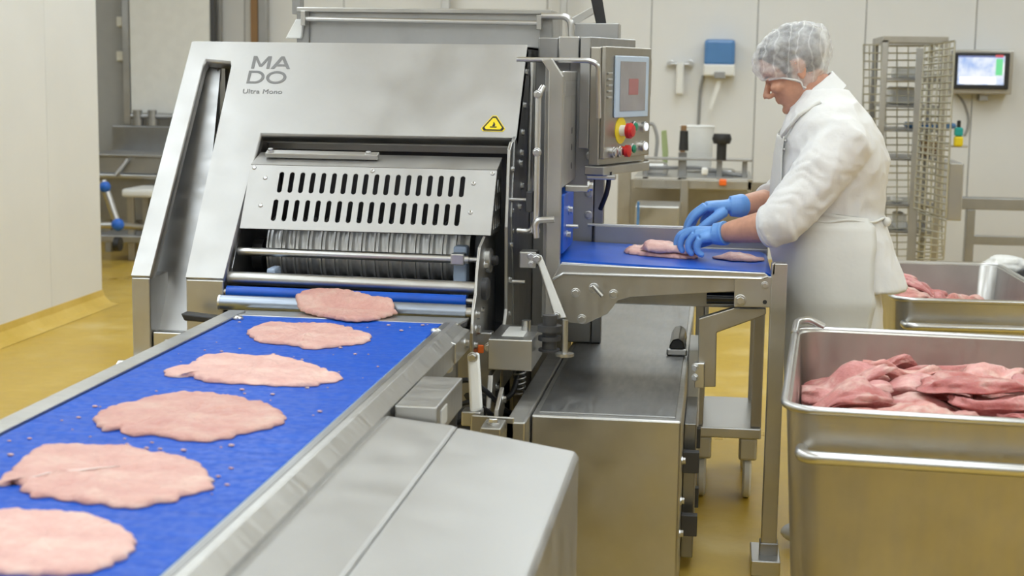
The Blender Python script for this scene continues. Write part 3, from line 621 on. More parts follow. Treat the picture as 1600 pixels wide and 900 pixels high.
# ------------------------------------------------------------------ flattened cutlets on the belt
def resample(pts, n):
    pts = [Vector(p[:2]) for p in pts]; k = len(pts); out = []
    L_ = [(pts[(i + 1) % k] - pts[i]).length for i in range(k)]; tot = sum(L_); d = 0; i = 0; acc = 0
    for j in range(n):
        t = tot * j / n
        while acc + L_[i] < t: acc += L_[i]; i += 1
        f = (t - acc) / L_[i]; p0, p1, p2, p3 = pts[i - 1], pts[i], pts[(i + 1) % k], pts[(i + 2) % k]
        out.append(.5 * ((2 * p1) + (-p0 + p2) * f + (2 * p0 - 5 * p1 + 4 * p2 - p3) * f * f + (-p0 + 3 * p1 - 3 * p2 + p3) * f ** 3))
    return out
def cutlet(pts, z, thick, label, seed=0, group='flattened cutlets on the blue discharge belt', scal=.0045, mat='schnitzel_meat', drape=None):
    n = 150; ol = resample(pts, n); c = sum(ol, Vector((0, 0))) / n
    rnd = random.Random(seed); bm = bmesh.new(); rings = []
    ph = rnd.random() * 6
    for t, h in ((1.0, 0), (1.0, .28), (.985, .62), (.955, .86), (.90, .97), (.83, 1), (.75, 1), (.67, 1), (.58, 1), (.49, 1), (.40, 1), (.30, 1), (.2, 1), (.1, 1)):
        ring = []
        for j, p in enumerate(ol):
            d = p - c; q = c + d * t
            w = (math.sin(j * 1.05 + ph) * .6 + noise.noise((j * .35, seed, 0)) * 1.1) * scal * t ** 6
            q = q + d.normalized() * w
            hh = thick * h
            if h > .3: hh += (noise.fractal((q.x * 26, q.y * 26, seed), .6, 2, 4) * .0042 + noise.noise((q.x * 9, q.y * 14, seed + 3)) * .0025) * h
            dz = drape(q.x, q.y) if drape else 0
            ring.append(bm.verts.new((q.x, q.y, z + max(hh, .0003 if h else 0) + dz)))
        rings.append(ring)
    for a, b in zip(rings[:-1], rings[1:]):
        for j in range(n): bm.faces.new((a[j], a[(j + 1) % n], b[(j + 1) % n], b[j]))
    top = bm.verts.new((c.x, c.y, z + thick + (drape(c.x, c.y) if drape else 0)))
    for j in range(n): bm.faces.new((rings[-1][j], rings[-1][(j + 1) % n], top))
    prev = rings[0]
    for t in (.8, .6, .4, .2):
        ring = []
        for p in ol: q = c + (p - c) * t; ring.append(bm.verts.new((q.x, q.y, z + (drape(q.x, q.y) if drape else 0))))
        for j in range(n): bm.faces.new((prev[j], ring[j], ring[(j + 1) % n], prev[(j + 1) % n]))
        prev = ring
    bot = bm.verts.new((c.x, c.y, z + (drape(c.x, c.y) if drape else 0)))
    for j in range(n): bm.faces.new((prev[(j + 1) % n], prev[j], bot))
    o = obj('cutlet', bm, mat, None, True); return tag(o, label, 'meat', group)
def interp_lin(tab, t):
    for (a, p), (b, q) in zip(tab[:-1], tab[1:]):
        if t <= b: return p + (q - p) * (t - a) / (b - a)
    return tab[-1][1]
S1 = [(-1.142,4.083,0.779),(-1.13,4.133,0.789),(-1.078,4.144,0.792),(-1.018,4.139,0.79),(-0.961,4.12,0.786),(-0.918,4.097,0.782),(-0.874,4.087,0.78),(-0.863,4.066,0.768),(-0.863,4.051,0.757),(-0.849,4.045,0.752),(-0.865,3.973,0.752),(-0.883,3.914,0.752),(-0.93,3.88,0.752),(-0.971,3.897,0.752),(-1.015,3.927,0.752),(-1.054,3.957,0.752),(-1.099,4.008,0.752),(-1.133,4.062,0.765)]
S2 = [(-1.156,3.678,0.745),(-1.153,3.777,0.745),(-1.124,3.819,0.745),(-1.068,3.796,0.745),(-1.027,3.83,0.745),(-0.978,3.831,0.745),(-0.926,3.788,0.745),(-0.879,3.73,0.745),(-0.85,3.708,0.745),(-0.828,3.612,0.745),(-0.848,3.563,0.745),(-0.879,3.535,0.745),(-0.908,3.498,0.745),(-0.948,3.477,0.745),(-0.981,3.512,0.745),(-1.023,3.525,0.745),(-1.072,3.536,0.745),(-1.104,3.574,0.745)]
S3 = [(-1.177,3.155,0.745),(-1.168,3.193,0.745),(-1.147,3.235,0.745),(-1.151,3.331,0.745),(-1.097,3.37,0.745),(-1.033,3.356,0.745),(-0.991,3.365,0.745),(-0.927,3.32,0.745),(-0.86,3.259,0.745),(-0.823,3.212,0.745),(-0.789,3.176,0.745),(-0.783,3.122,0.745),(-0.81,3.093,0.745),(-0.822,3.064,0.745),(-0.886,3.051,0.745),(-0.955,3.056,0.745),(-1.022,3.056,0.745),(-1.069,3.073,0.745),(-1.102,3.111,0.745),(-1.132,3.094,0.745),(-1.159,3.112,0.745)]
S4 = [(-1.14,2.683,0.745),(-1.15,2.749,0.745),(-1.142,2.807,0.745),(-1.116,2.857,0.745),(-1.087,2.917,0.745),(-1.036,2.94,0.745),(-0.99,2.937,0.745),(-0.929,2.91,0.745),(-0.874,2.877,0.745),(-0.829,2.822,0.745),(-0.796,2.765,0.745),(-0.788,2.714,0.745),(-0.806,2.672,0.745),(-0.834,2.629,0.745),(-0.854,2.583,0.745),(-0.886,2.558,0.745),(-0.933,2.561,0.745),(-0.983,2.587,0.745),(-1.019,2.575,0.745),(-1.039,2.581,0.745),(-1.065,2.615,0.745),(-1.089,2.603,0.745)]
S5 = [(-1.114,2.247,0.745),(-1.125,2.314,0.745),(-1.145,2.438,0.745),(-1.131,2.47,0.745),(-1.093,2.487,0.745),(-1.042,2.488,0.745),(-1.012,2.498,0.745),(-0.973,2.472,0.745),(-0.92,2.449,0.745),(-0.873,2.425,0.745),(-0.834,2.391,0.745),(-0.782,2.301,0.745),(-0.772,2.256,0.745),(-0.796,2.224,0.745),(-0.803,2.187,0.745),(-0.833,2.16,0.745),(-0.855,2.134,0.745),(-0.902,2.148,0.745),(-0.943,2.152,0.745),(-0.995,2.168,0.745),(-1.027,2.171,0.745),(-1.067,2.219,0.745),(-1.089,2.243,0.745),(-1.1,2.218,0.745)]
S6 = [(-1.042,2.01,0.745),(-1.037,2.067,0.745),(-1.008,2.089,0.745),(-0.966,2.093,0.745),(-0.925,2.088,0.745),(-0.88,2.072,0.745),(-0.838,2.04,0.745),(-0.803,2.008,0.745),(-0.781,1.968,0.745),(-0.773,1.927,0.745),(-0.775,1.893,0.745),(-0.792,1.85,0.745),(-0.825,1.829,0.745),(-0.865,1.822,0.745),(-0.906,1.819,0.745),(-0.946,1.829,0.745),(-1.004,1.899,0.745)]
ZT = .7435
SUP = [(3.0, .7455), (4.045, .7455), (4.08, .7715), (4.095, .7748), (4.14, .7832), (4.16, .7902), (4.5, .7902)]
cutlet(S1, .0006, .012, 'pale pink flattened cutlet lying across the rollers and end plate below the slotted guard', 1, drape=lambda x, y: interp_lin(SUP, y))
cutlet(S2, ZT, .009, 'oval pink cutlet with a red nub at one end, just past the bolted end plate', 2)
cutlet(S3, ZT, .009, 'long narrow flattened cutlet with pointed ends and a tail, on the blue belt', 3)
cutlet(S4, ZT, .009, 'pale evenly flattened cutlet with wrinkled corner and no split, on the blue belt', 4, scal=.0055)
c5 = cutlet(S5, ZT, .010, 'broad cutlet with a white sinew line, split edge and scalloped rim on the blue belt', 5, scal=.0065)
bm = bmesh.new(); tube(bm, [(-1.061,2.241,0.754),(-1.047,2.273,0.754),(-1.028,2.288,0.754),(-1.002,2.301,0.754),(-0.978,2.32,0.754),(-0.95,2.336,0.754)], [.0012, .0022, .0026, .0032, .0024, .001], 8, flat=.5); obj('sinew', bm, 'sinew', c5, True)
cutlet(S6, ZT, .010, 'rounded deep pink cutlet at the very end of the row on the blue belt', 6, scal=.004)
# crumbs of meat and water on the belt
bm = bmesh.new(); rnd = random.Random(9)
def near_poly(x, y, S, m):
    ins = False; k = len(S); best = 9
    for i in range(k):
        (x0, y0), (x1, y1) = S[i][:2], S[(i + 1) % k][:2]
        if (y0 > y) != (y1 > y) and x < (x1 - x0) * (y - y0) / (y1 - y0) + x0: ins = not ins
        t = max(0, min(1, ((x - x0) * (x1 - x0) + (y - y0) * (y1 - y0)) / max(1e-9, (x1 - x0) ** 2 + (y1 - y0) ** 2)))
        best = min(best, math.hypot(x - x0 - t * (x1 - x0), y - y0 - t * (y1 - y0)))
    return ins or best < m
for k in range(110):
    x = rnd.uniform(BX0 + .03, BX1 - .03); y = rnd.uniform(2.2, 3.9); r = rnd.uniform(.0012, .0045)
    if any(near_poly(x, y, S, .014) for S in (S2, S3, S4, S5, S6)): continue
    bmesh.ops.create_icosphere(bm, subdivisions=1, radius=r, matrix=Matrix.Translation((x, y, ZB + r * .606)) @ Matrix.Diagonal((1.6, 1, .6, 1)))
cr = obj('meat_crumbs', bm, 'schnitzel_meat', None, True); tag(cr, 'tiny pink meat crumbs scattered between the cutlets on the blue belt', 'crumbs'); cr['kind'] = 'stuff'

# ------------------------------------------------------------------ infeed conveyor at the right of the machine
inf = thing('infeed_conveyor', 'short infeed conveyor with smooth blue belt and bolted steel side plate under the worker\'s hands', 'conveyor', (-.1, 4.6, 0))
YI0, YI1 = 4.35, 4.86
zi = lambda x: .8515 - .030 * (x - .165)
bm = bmesh.new(); pr = [(-.45, zi(-.45)), (.125, zi(.125))]
xc, zc, rr = .135, zi(.135) - .020, .020
for k in range(9): a = PI / 2 - PI * k / 8; pr.append((xc + .03 * math.cos(a), zc + rr * math.sin(a)))
pr.append((-.45, zi(-.45) - .040)); prism(bm, pr, 'Y', YI0, YI1); obj('belt', bm, 'blue_belt_smooth', inf, 'auto', 0)
bm = bmesh.new(); hexa(bm, [(-.434, YI0 - .012, zi(-.434) - .006), (.115, YI0 - .012, zi(.115) - .006), (.115, YI0 - .012, zi(.115) - .022), (-.434, YI0 - .012, zi(-.434) - .022)], [(-.434, YI0 - .001, zi(-.434) - .006), (.115, YI0 - .001, zi(.115) - .006), (.115, YI0 - .001, zi(.115) - .022), (-.434, YI0 - .001, zi(-.434) - .022)]); obj('slide_strip', bm, 'white_plastic', inf, False, .002)
def xzplate(name, mat, pts, y0, y1, bev=.002, parent=None):
    bm = bmesh.new(); prism(bm, [(p[0], p[2]) for p in pts], 'Y', y0, y1); return obj(name, bm, mat, parent or inf, False, bev)
ch = [(-0.433,4.31,0.863),(0.069,4.31,0.856),(0.14,4.31,0.855),(0.152,4.31,0.846),(0.131,4.31,0.839),(-0.425,4.31,0.836),(-0.454,4.31,0.816),(-0.454,4.31,0.823)]
xzplate('side_channel', 'steel_bright', ch, 4.31, 4.3235, .002)
bm = bmesh.new(); tube(bm, [Vector(p) for p in [(-0.453,4.305,0.819),(-0.425,4.305,0.836),(-0.159,4.305,0.837),(0.131,4.305,0.839),(0.149,4.305,0.846)]], .0035, 8); obj('side_lip', bm, 'steel_bright', inf)
sp = [(-0.454,4.315,0.813),(-0.426,4.315,0.834),(0.131,4.315,0.836),(0.166,4.315,0.843),(0.168,4.315,0.804),(0.057,4.315,0.799),(-0.019,4.315,0.793),(-0.158,4.315,0.781),(-0.232,4.315,0.774),(-0.268,4.315,0.763),(-0.297,4.315,0.723),(-0.359,4.315,0.691),(-0.408,4.315,0.694),(-0.433,4.315,0.718),(-0.449,4.315,0.776)]
spl = xzplate('side_plate', 'steel_warm', sp, 4.315, 4.324, .0015)
for q in [(-0.389,4.314,0.781),(-0.281,4.314,0.781),(-0.37,4.314,0.706)]: bolt(spl, q, (0, -1, 0), .010)
bolt(spl, (-0.337,4.314,0.796), (0, -1, 0), .011); cpart('clamp_arm', 'steel_bright', spl, (-0.339,4.295,0.806), (-0.311,4.29,0.777), .0055, 10)
ep = [(0.057,4.305,0.838),(0.166,4.305,0.847),(0.169,4.305,0.759),(0.058,4.305,0.757)]
epl = xzplate('end_bracket', 'steel', ep, 4.304, 4.314, .002)
for q, r in (((0.141,4.303,0.821), .008), ((0.075,4.303,0.777), .012)): bolt(epl, q, (0, -1, 0), r)
bm = bmesh.new(); lathe(bm, [(-.002, .006), (.0008, .006)], (0.143,4.303,0.774), (0, -1, 0), 16); obj('bracket_hole', bm, 'black', epl)
cpart('drive_shaft', 'black_gloss', inf, (-0.019,4.38,0.768), (0.064,4.38,0.769), .017, 20)
xzplate('post_clip', 'steel', [(0.162,4.3,0.883),(0.164,4.3,0.886),(0.169,4.3,0.887),(0.168,4.3,0.852),(0.159,4.3,0.849)], 4.30, 4.33, .002)
po = bpart('post', 'steel', inf, (.158, 4.30, .06), (.202, 4.345, 0.884), .003)
bpart('post_foot', 'steel_bright', inf, (.13, 4.24, .0), (.212, 4.42, .045), .003); bpart('post_socket', 'steel_dark', inf, (.154, 4.296, .04), (.206, 4.35, .08), .003)
bk = [(-0.039,4.34,0.715),(0.059,4.34,0.749),(0.148,4.34,0.752),(0.149,4.34,0.734),(0.135,4.34,0.726),(0.013,4.34,0.676),(0.015,4.34,0.519),(-0.036,4.34,0.516)]
xzplate('knee_bracket', 'steel_warm', bk, 4.34, 4.375, .003)
bm = bmesh.new(); prism(bm, [(p[0], p[2]) for p in [(-0.047,4.33,0.589),(-0.018,4.33,0.59),(-0.016,4.33,0.517),(-0.045,4.33,0.516)]], 'Y', 4.325, 4.36); cl = obj('knee_clamp', bm, 'steel_bright', inf, False, .003)
bolt(cl, (-0.045,4.325,0.577), (-.3, -1, 0), .008); bolt(cl, (-0.044,4.325,0.547), (-.3, -1, 0), .008)
for k in range(1): bpart('rear_rail', 'steel', inf, (-.40, 4.862, .80), (.165, 4.872, .86), .002)
bpart('back_board', 'steel_grey', inf, (-.383, 4.874, .80), (.165, 4.886, 0.919), .002)
tpart('board_edge', 'white_plastic', inf, [(-0.406,4.88,0.921), (0.163,4.88,0.92)], .004, 8)
cpart('end_roller', 'steel_bright', inf, (.118, YI0 - .02, zc), (.118, YI0 - .001, zc), .014, 20)
bpart('carry_beam', 'steel_dark', inf, (-.43, 4.40, .74), (.14, 4.80, .795), .003)
tpart('safety_rod', 'steel_bright', inf, [(-.02, 4.60, .735), (-.02, 4.60, .60)], .008, 10)
# trolley behind the infeed
tr = thing('shelf_trolley', 'low steel shelf trolley on casters standing on the yellow floor behind the infeed bracket', 'trolley', (0, 5.3, 0))
bpart('shelf', 'steel_bright', tr, (-.06, 5.00, .215), (.17, 5.50, .25), .004)
for lx, ly in ((.135, 5.02), (-.055, 5.02), (.135, 5.46), (-.055, 5.46)): bpart('leg', 'steel_warm', tr, (lx, ly, .25), (lx + .035, ly + .035, .78), .003)
bpart('top', 'steel', tr, (-.06, 5.00, .78), (.175, 5.50, .80), .003)
for lx, ly in ((.13, 5.06), (-.02, 5.06), (.13, 5.45), (-.02, 5.45)):
    bm = bmesh.new(); box(bm, (lx - .03, ly - .035, .135), (lx + .03, ly + .02, .212)); fk = obj('caster_fork', bm, 'steel_bright', tr, False, .008)
    bm = bmesh.new(); lathe(bm, [(-.014, .02), (-.014, .062), (-.008, .07), (.008, .07), (.014, .062), (.014, .02)], (lx, ly + .01, .07), (1, 0, 0), 28); obj('wheel', bm, 'beige_plastic', fk, 'auto')
# meat being arranged on the infeed belt
F1 = [(-0.27,4.628,0.86),(-0.25,4.712,0.86),(-0.205,4.762,0.86),(-0.147,4.763,0.86),(-0.098,4.706,0.86),(-0.06,4.625,0.86),(-0.054,4.574,0.86),(-0.094,4.538,0.86),(-0.159,4.546,0.86),(-0.221,4.561,0.86),(-0.258,4.582,0.86)]
fz = lambda x: zi(x) + .0005
o = cutlet(F1, fz(F1[3][0]) + .0004, .013, 'thin flat cutlet edge-on under the near blue glove on the infeed belt', 11, 'meat pieces on the infeed belt', drape=lambda x, y: zi(x) - zi(F1[3][0]))
from mathutils.bvhtree import BVHTree
_c = o.location; _t = BVHTree.FromPolygons([v.co + _c for v in o.data.vertices], [p.vertices[:] for p in o.data.polygons])
def meat_under(x, y):
    h = _t.ray_cast(Vector((x, y, 1.2)), Vector((0, 0, -1)))
    return h[0].z if h[0] else 0
def slab(path, rx, rz, seed, mat, label, group, cat='meat', amp=.008):
    """a soft strip of meat following a path"""
    pts = fillet(path, .05, 6); bm = bmesh.new(); k = len(pts); n = 22; rings = []
    for i, p in enumerate(pts):
        t = i / (k - 1); e = max(.25, min(1, math.sin(PI * (t * .92 + .04)) * 2.1)); tg = (pts[min(i + 1, k - 1)] - pts[max(i - 1, 0)]).normalized()
        lat = tg.cross(Vector((0, 0, 1))).normalized(); up = lat.cross(tg)
        ring = []
        for j in range(n):
            a = 2 * PI * j / n; q = p + (lat * math.cos(a) * rx + up * math.sin(a) * rz) * e
            nn = noise.fractal(q * 22 + Vector((seed, 0, 0)), .7, 2, 3) * amp
            q = q + (lat * math.cos(a) + up * math.sin(a)) * nn
            q.z = max(q.z, zi(q.x) + .0012, max(meat_under(q.x + e1, q.y + e2) for e1 in (-.006, 0, .006) for e2 in (-.006, 0, .006)) + .002)
            ring.append(bm.verts.new(q))
        rings.append(ring)
    for a, b in zip(rings[:-1], rings[1:]):
        for j in range(n): bm.faces.new((a[j], a[(j + 1) % n], b[(j + 1) % n], b[j]))
    bm.faces.new(rings[0][::-1]); bm.faces.new(rings[-1])
    return tag(obj('meat_strip', bm, mat, None, True, 0, 2, 1), label, cat, group)
slab([(-.222, 4.59, .872), (-.195, 4.59, .888), (-.145, 4.59, .888), (-.09, 4.59, .876), (-.04, 4.59, .874)], .05, .020, 3, 'schnitzel_meat', 'thick folded piece of pink meat lifted by the near blue glove', 'meat pieces on the infeed belt')
slab([(-.01, 4.60, .860), (.05, 4.61, .862), (.10, 4.62, .858), (.150, 4.63, .853)], .055, .014, 8, 'schnitzel_meat', 'long strip of pale meat between the gloves and the worker\'s apron', 'meat pieces on the infeed belt')

# ------------------------------------------------------------------ steel meat bins
def rrect(x0, x1, y0, y1, r, n=7):
    out = []
    for cx, cy, a0 in ((x1 - r, y1 - r, 0), (x0 + r, y1 - r, PI / 2), (x0 + r, y0 + r, PI), (x1 - r, y0 + r, 1.5 * PI)):
        for k in range(n): a = a0 + PI / 2 * k / (n - 1); out.append((cx + r * math.cos(a), cy + r * math.sin(a)))
    return out
def meat_bin(label, M, w, d, h, wall_mat, lips=True):
    t = thing('meat_bin', label, 'bin', M @ Vector((w / 2, d / 2, 0)), 'steel meat bins')
    bm = bmesh.new(); rings = []
    for inset, z, r in ((.035, .14, .06), (.0, h - .004, .07), (.006, h, .07), (.010, h - .004, .066), (.044, .152, .055)):
        rings.append([bm.verts.new(M @ Vector((x, y, z))) for x, y in rrect(inset, w - inset, inset, d - inset, r)])
    for a, b in zip(rings[:-1], rings[1:]):
        k = len(a)
        for j in range(k): bm.faces.new((a[j], a[(j + 1) % k], b[(j + 1) % k], b[j]))
    bm.faces.new(rings[0]); bm.faces.new(rings[-1])
    obj('tub', bm, wall_mat, t, 'auto')
    ring = [M @ Vector((x, y, h)) for x, y in rrect(-.004, w + .004, -.004, d + .004, .074)]
    bm = bmesh.new(); tube(bm, ring + ring[:1], .0085, 10, False); obj('rim', bm, 'steel_bright', t, True)
    hz = h - .085
    for yy, s in ((-.0, -1), (d, 1)):
        pts = [(.035, yy - s * .012, hz), (.035, yy + s * .035, hz), (.06, yy + s * .05, hz), (w - .06, yy + s * .05, hz), (w - .035, yy + s * .035, hz), (w - .035, yy - s * .012, hz)]
        tpart('push_handle', 'steel_bright', t, [M @ Vector(p) for p in pts], .0135, 14, .03)
    for cx in (.1, w - .1):
        for cy in (.12, d - .12):
            bm = bmesh.new(); box(bm, (cx - .03, cy - .03, .09), (cx + .03, cy + .03, .139), M); fk = obj('caster_fork', bm, 'steel', t, False, .006)
            bm = bmesh.new(); lathe(bm, [(-.016, .02), (-.016, .055), (-.01, .06), (.01, .06), (.016, .055), (.016, .02)], M @ Vector((cx, cy, .06)), M.to_3x3() @ Vector((1, 0, 0)), 24); obj('wheel', bm, 'white_plastic', fk, 'auto')
    return t
RB = .735
fl = Vector((0.152,3.065,0.735)); rl = Vector((0.212,4.113,0.735))
M1 = Matrix.Translation((fl.x, fl.y + .02, 0)) @ Matrix.Rotation(math.radians(-4.0), 4, 'Z')
b1 = meat_bin('tall stainless meat bin heaped with raw meat chunks, pushed up against the infeed post', M1, .82, 1.02, RB, 'steel_warm')
tpart('corner_lip', 'steel_bright', b1, [M1 @ Vector((-.004, .92, RB + .004)), M1 @ Vector((.0, 1.0, RB + .022)), M1 @ Vector((.03, 1.025, RB + .026)), M1 @ Vector((.07, 1.025, RB + .006))], .010, 10, .02)
M2 = Matrix.Translation((.62, 5.36, 0)) @ Matrix.Rotation(math.radians(2.0), 4, 'Z')
b2 = meat_bin('stainless meat bin with a small heap of meat standing behind the worker', M2, .57, 1.1, .645, 'steel')
# ------------------------------------------------------------------ raw meat chunks
import numpy as np
def heap(M, w, d, h, target, label, group, seed):
    """meat laid piece on piece from the tub floor up; each piece sags onto what lies under it and against the walls"""
    rnd = random.Random(seed); st = .006; nx, ny = int(w / st) + 1, int(d / st) + 1
    Hf = np.full((nx, ny), .1525); gx, gy = np.meshgrid(np.arange(nx) * st, np.arange(ny) * st, indexing='ij')
    T = np.vectorize(lambda x, y: target(x / w, y / d))(gx, gy)
    def spread(A, r, f):
        for ax in (0, 1):
            P = np.pad(A, [(r, r) if k == ax else (0, 0) for k in (0, 1)], mode='edge'); n_ = A.shape[ax]
            A = f([np.take(P, range(k, k + n_), axis=ax) for k in range(2 * r + 1)])
        return A
    mx = lambda L_: np.maximum.reduce(L_); av = lambda L_: sum(L_) / len(L_)
    def into(x, y, z):                                     # keep a point inside the rounded tub
        e = .0155 + .034 * (h - min(z, h)) / (h - .152); r = .062; x = min(max(x, e), w - e); y = min(max(y, e), d - e)
        cx, cy = min(max(x, e + r), w - e - r), min(max(y, e + r), d - e - r); q = math.hypot(x - cx, y - cy)
        return (x, y) if q <= r else (cx + (x - cx) * r / q, cy + (y - cy) * r / q)
    def lay(x, y, sx, sy, sz, rz, sub_, k, room, sag):
        S = spread(spread(spread(Hf, 5, mx), 3, av), 2, av)
        bm = bmesh.new(); bmesh.ops.create_icosphere(bm, subdivisions=sub_, radius=1); off = Vector((k * 7.3 + seed, k * 1.7, 0)); bend = rnd.uniform(-.3, .3); c, s_ = math.cos(rz), math.sin(rz)
        out = []
        for v in bm.verts:
            p = v.co.copy(); r = 1 + .26 * noise.noise(p * 1.0 + off) + .20 * noise.noise(p * 2.4 + off) + .07 * noise.noise(p * 6 + off); p = p * r
            fold = .38 * math.exp(-((p.y - .25 * math.sin(p.x * 2 + k)) / .16) ** 2) if p.z > 0 else 0
            a, b = p.x * sx, p.y * sy + bend * (p.x * sx) ** 2 * 3; zl = p.z * sz * (1 - fold) if p.z > 0 else p.z * sz * (.40 if room < 0 else .22)
            out.append((a * c - b * s_ + x, a * s_ + b * c + y, zl))
        low = -min(o_[2] for o_ in out)
        tall = low + max(o_[2] for o_ in out)
        def at(u, v_, S=S):
            i_, j_ = min(max(u / st, 0), nx - 1.001), min(max(v_ / st, 0), ny - 1.001); i0, j0 = int(i_), int(j_); fu, fv = i_ - i0, j_ - j0
            return (S[i0, j0] * (1 - fu) + S[i0 + 1, j0] * fu) * (1 - fv) + (S[i0, j0 + 1] * (1 - fu) + S[i0 + 1, j0 + 1] * fu) * fv
        pos = [into(a, b, at(*into(a, b, h))) for a, b, _ in out]; base = [at(*q) for q in pos]; lim = max(base) - sag
        for v, q, b_, o_ in zip(bm.verts, pos, base, out): b_ = max(b_, lim); v.co = (q[0], q[1], b_ + (o_[2] + low) * min(1, max(.008 if room < 0 else .80 * tall, at(q[0], q[1], T) + room - b_) / tall))
        bm.normal_update(); vs = [v.co.copy() for v in bm.verts]; tree = BVHTree.FromPolygons(vs, [[v.index for v in f.verts] for f in bm.faces])
        x0, x1, y0, y1 = min(v.x for v in vs), max(v.x for v in vs), min(v.y for v in vs), max(v.y for v in vs)
        for i_ in range(max(0, int(x0 / st)), min(nx, int(x1 / st) + 2)):
            for j_ in range(max(0, int(y0 / st)), min(ny, int(y1 / st) + 2)):
                hit = tree.ray_cast(Vector((i_ * st, j_ * st, 2)), Vector((0, 0, -1)))[0]
                if hit is not None: Hf[i_, j_] = max(Hf[i_, j_], hit.z)
        bmesh.ops.transform(bm, matrix=M, verts=bm.verts)
        tag(obj('meat_chunk', bm, 'fat_meat' if k % 3 == 0 else 'raw_meat', None, True), label, 'meat', group)
    for k in range(260):
        gap = T - spread(Hf, 5, av); best = None
        for _ in range(60):
            x, y = rnd.uniform(.075, w - .075), rnd.uniform(.075, d - .075); g_ = gap[int(x / st), int(y / st)]
            if best is None or g_ > best[0]: best = (g_, x, y)
        g_, x, y = best
        if g_ < .013: break
        if g_ > .080: lay(x, y, rnd.uniform(.13, .15), rnd.uniform(.10, .12), .085, rnd.uniform(0, PI), 4, k, -.055, .3)
        else: lay(x, y, rnd.uniform(.10, .135), rnd.uniform(.058, .082), rnd.uniform(.034, .044), rnd.uniform(-.6, .9) if rnd.random() < .8 else rnd.uniform(0, PI), 4, k, .03, .09)
sm = lambda t: max(0, min(1, t)) ** 2 * (3 - 2 * max(0, min(1, t)))
L1 = 'raw pink meat chunk heaped in the tall bin beside the infeed post'; G1 = 'meat chunks in the tall bin'
heap(M1, .82, 1.02, RB, lambda u, v: .607 + .075 * sm(u / .35) * math.sin(PI * min(1, v * .8 + .22)) + .03 * (1 - sm(v / .3)), L1, G1, 5)
L2 = 'pink meat chunk heaped in the bin behind the worker'; G2 = 'meat chunks in the rear bin'
heap(M2, .57, 1.1, .645, lambda u, v: .485 + .125 * (1 - sm((u - .15) / .5)) * math.sin(PI * v), L2, G2, 11)

# ------------------------------------------------------------------ the worker
def cloth_mat(name, col, rough, scale, strength):
    m, N, L, B = nm(name)
    v = coords(N, L, (1, 1, 1)); t = tex(N, L, v, scale, 4, .55); t2 = tex(N, L, v, 900, 1)
    L.new(ramp(N, L, t, [(.3, tuple(c * .97 for c in col)), (.7, col)]), B.inputs['Base Color']); B.inputs['Roughness'].default_value = rough
    b = bump(N, L, t, B, strength, .02)
cloth_mat('coat_white', (.78, .775, .77), .8, 9, .35)
cloth_mat('apron_white', (.74, .735, .70), .5, 7, .2)
plain('skin', (.60, .31, .21), .5, var=.10, scale=40, bmp=.05)
plain('lip', (.50, .19, .15), .45)
plain('hair_dark', (.07, .068, .065), .6, var=.5, scale=60, bmp=.6)
plain('glove_blue', (.15, .35, .76), .42, var=.06, scale=30, bmp=.12)
plain('boot_white', (.75, .75, .74), .4)
def net_mat():
    m, N, L, B = nm('hairnet')
    v = coords(N, L, (1, 1, 1)); t = tex(N, L, v, 16, 5, .65)
    w = N.new('ShaderNodeTexWave'); w.inputs['Scale'].default_value = 9; w.inputs['Distortion'].default_value = 9; w.inputs['Detail'].default_value = 3; L.new(v, w.inputs['Vector'])
    B.inputs['Base Color'].default_value = (.86, .86, .87, 1); B.inputs['Roughness'].default_value = .5
    a = maprange(N, L, t, .35, .75, .26, .64); b = maprange(N, L, w.outputs['Fac'], .90, 1.0, 0, .18)
    ad = N.new('ShaderNodeMath'); ad.operation = 'ADD'; L.new(a, ad.inputs[0]); L.new(b, ad.inputs[1]); L.new(ad.outputs[0], B.inputs['Alpha'])
    bump(N, L, t, B, .5, .006)
net_mat()
def union(bms, voxel, iters=4, fac=.5):
    big = bmesh.new()
    for b in bms:
        bmesh.ops.recalc_face_normals(b, faces=b.faces)
        me = bpy.data.meshes.new('t'); b.to_mesh(me); b.free(); big.from_mesh(me); bpy.data.meshes.remove(me)
    me = bpy.data.meshes.new('t'); big.to_mesh(me); big.free(); ob = bpy.data.objects.new('t', me); COL.objects.link(ob)
    md = ob.modifiers.new('r', 'REMESH'); md.mode = 'VOXEL'; md.voxel_size = voxel
    md = ob.modifiers.new('s', 'SMOOTH'); md.factor = fac; md.iterations = iters
    m2 = bpy.data.meshes.new_from_object(ob.evaluated_get(bpy.context.evaluated_depsgraph_get()))
    bm = bmesh.new(); bm.from_mesh(m2); bpy.data.objects.remove(ob); bpy.data.meshes.remove(me); bpy.data.meshes.remove(m2)
    return bm
PY = 4.64                                   # the worker's mid plane; he faces -x
def interp(tab, z):
    if z <= tab[0][0]: return tab[0][1:]
    for a, b in zip(tab[:-1], tab[1:]):
        if z <= b[0]:
            t = (z - a[0]) / (b[0] - a[0]); t = t * t * (3 - 2 * t) * .4 + t * .6
            return tuple(p + (q - p) * t for p, q in zip(a[1:], b[1:]))
    return tab[-1][1:]
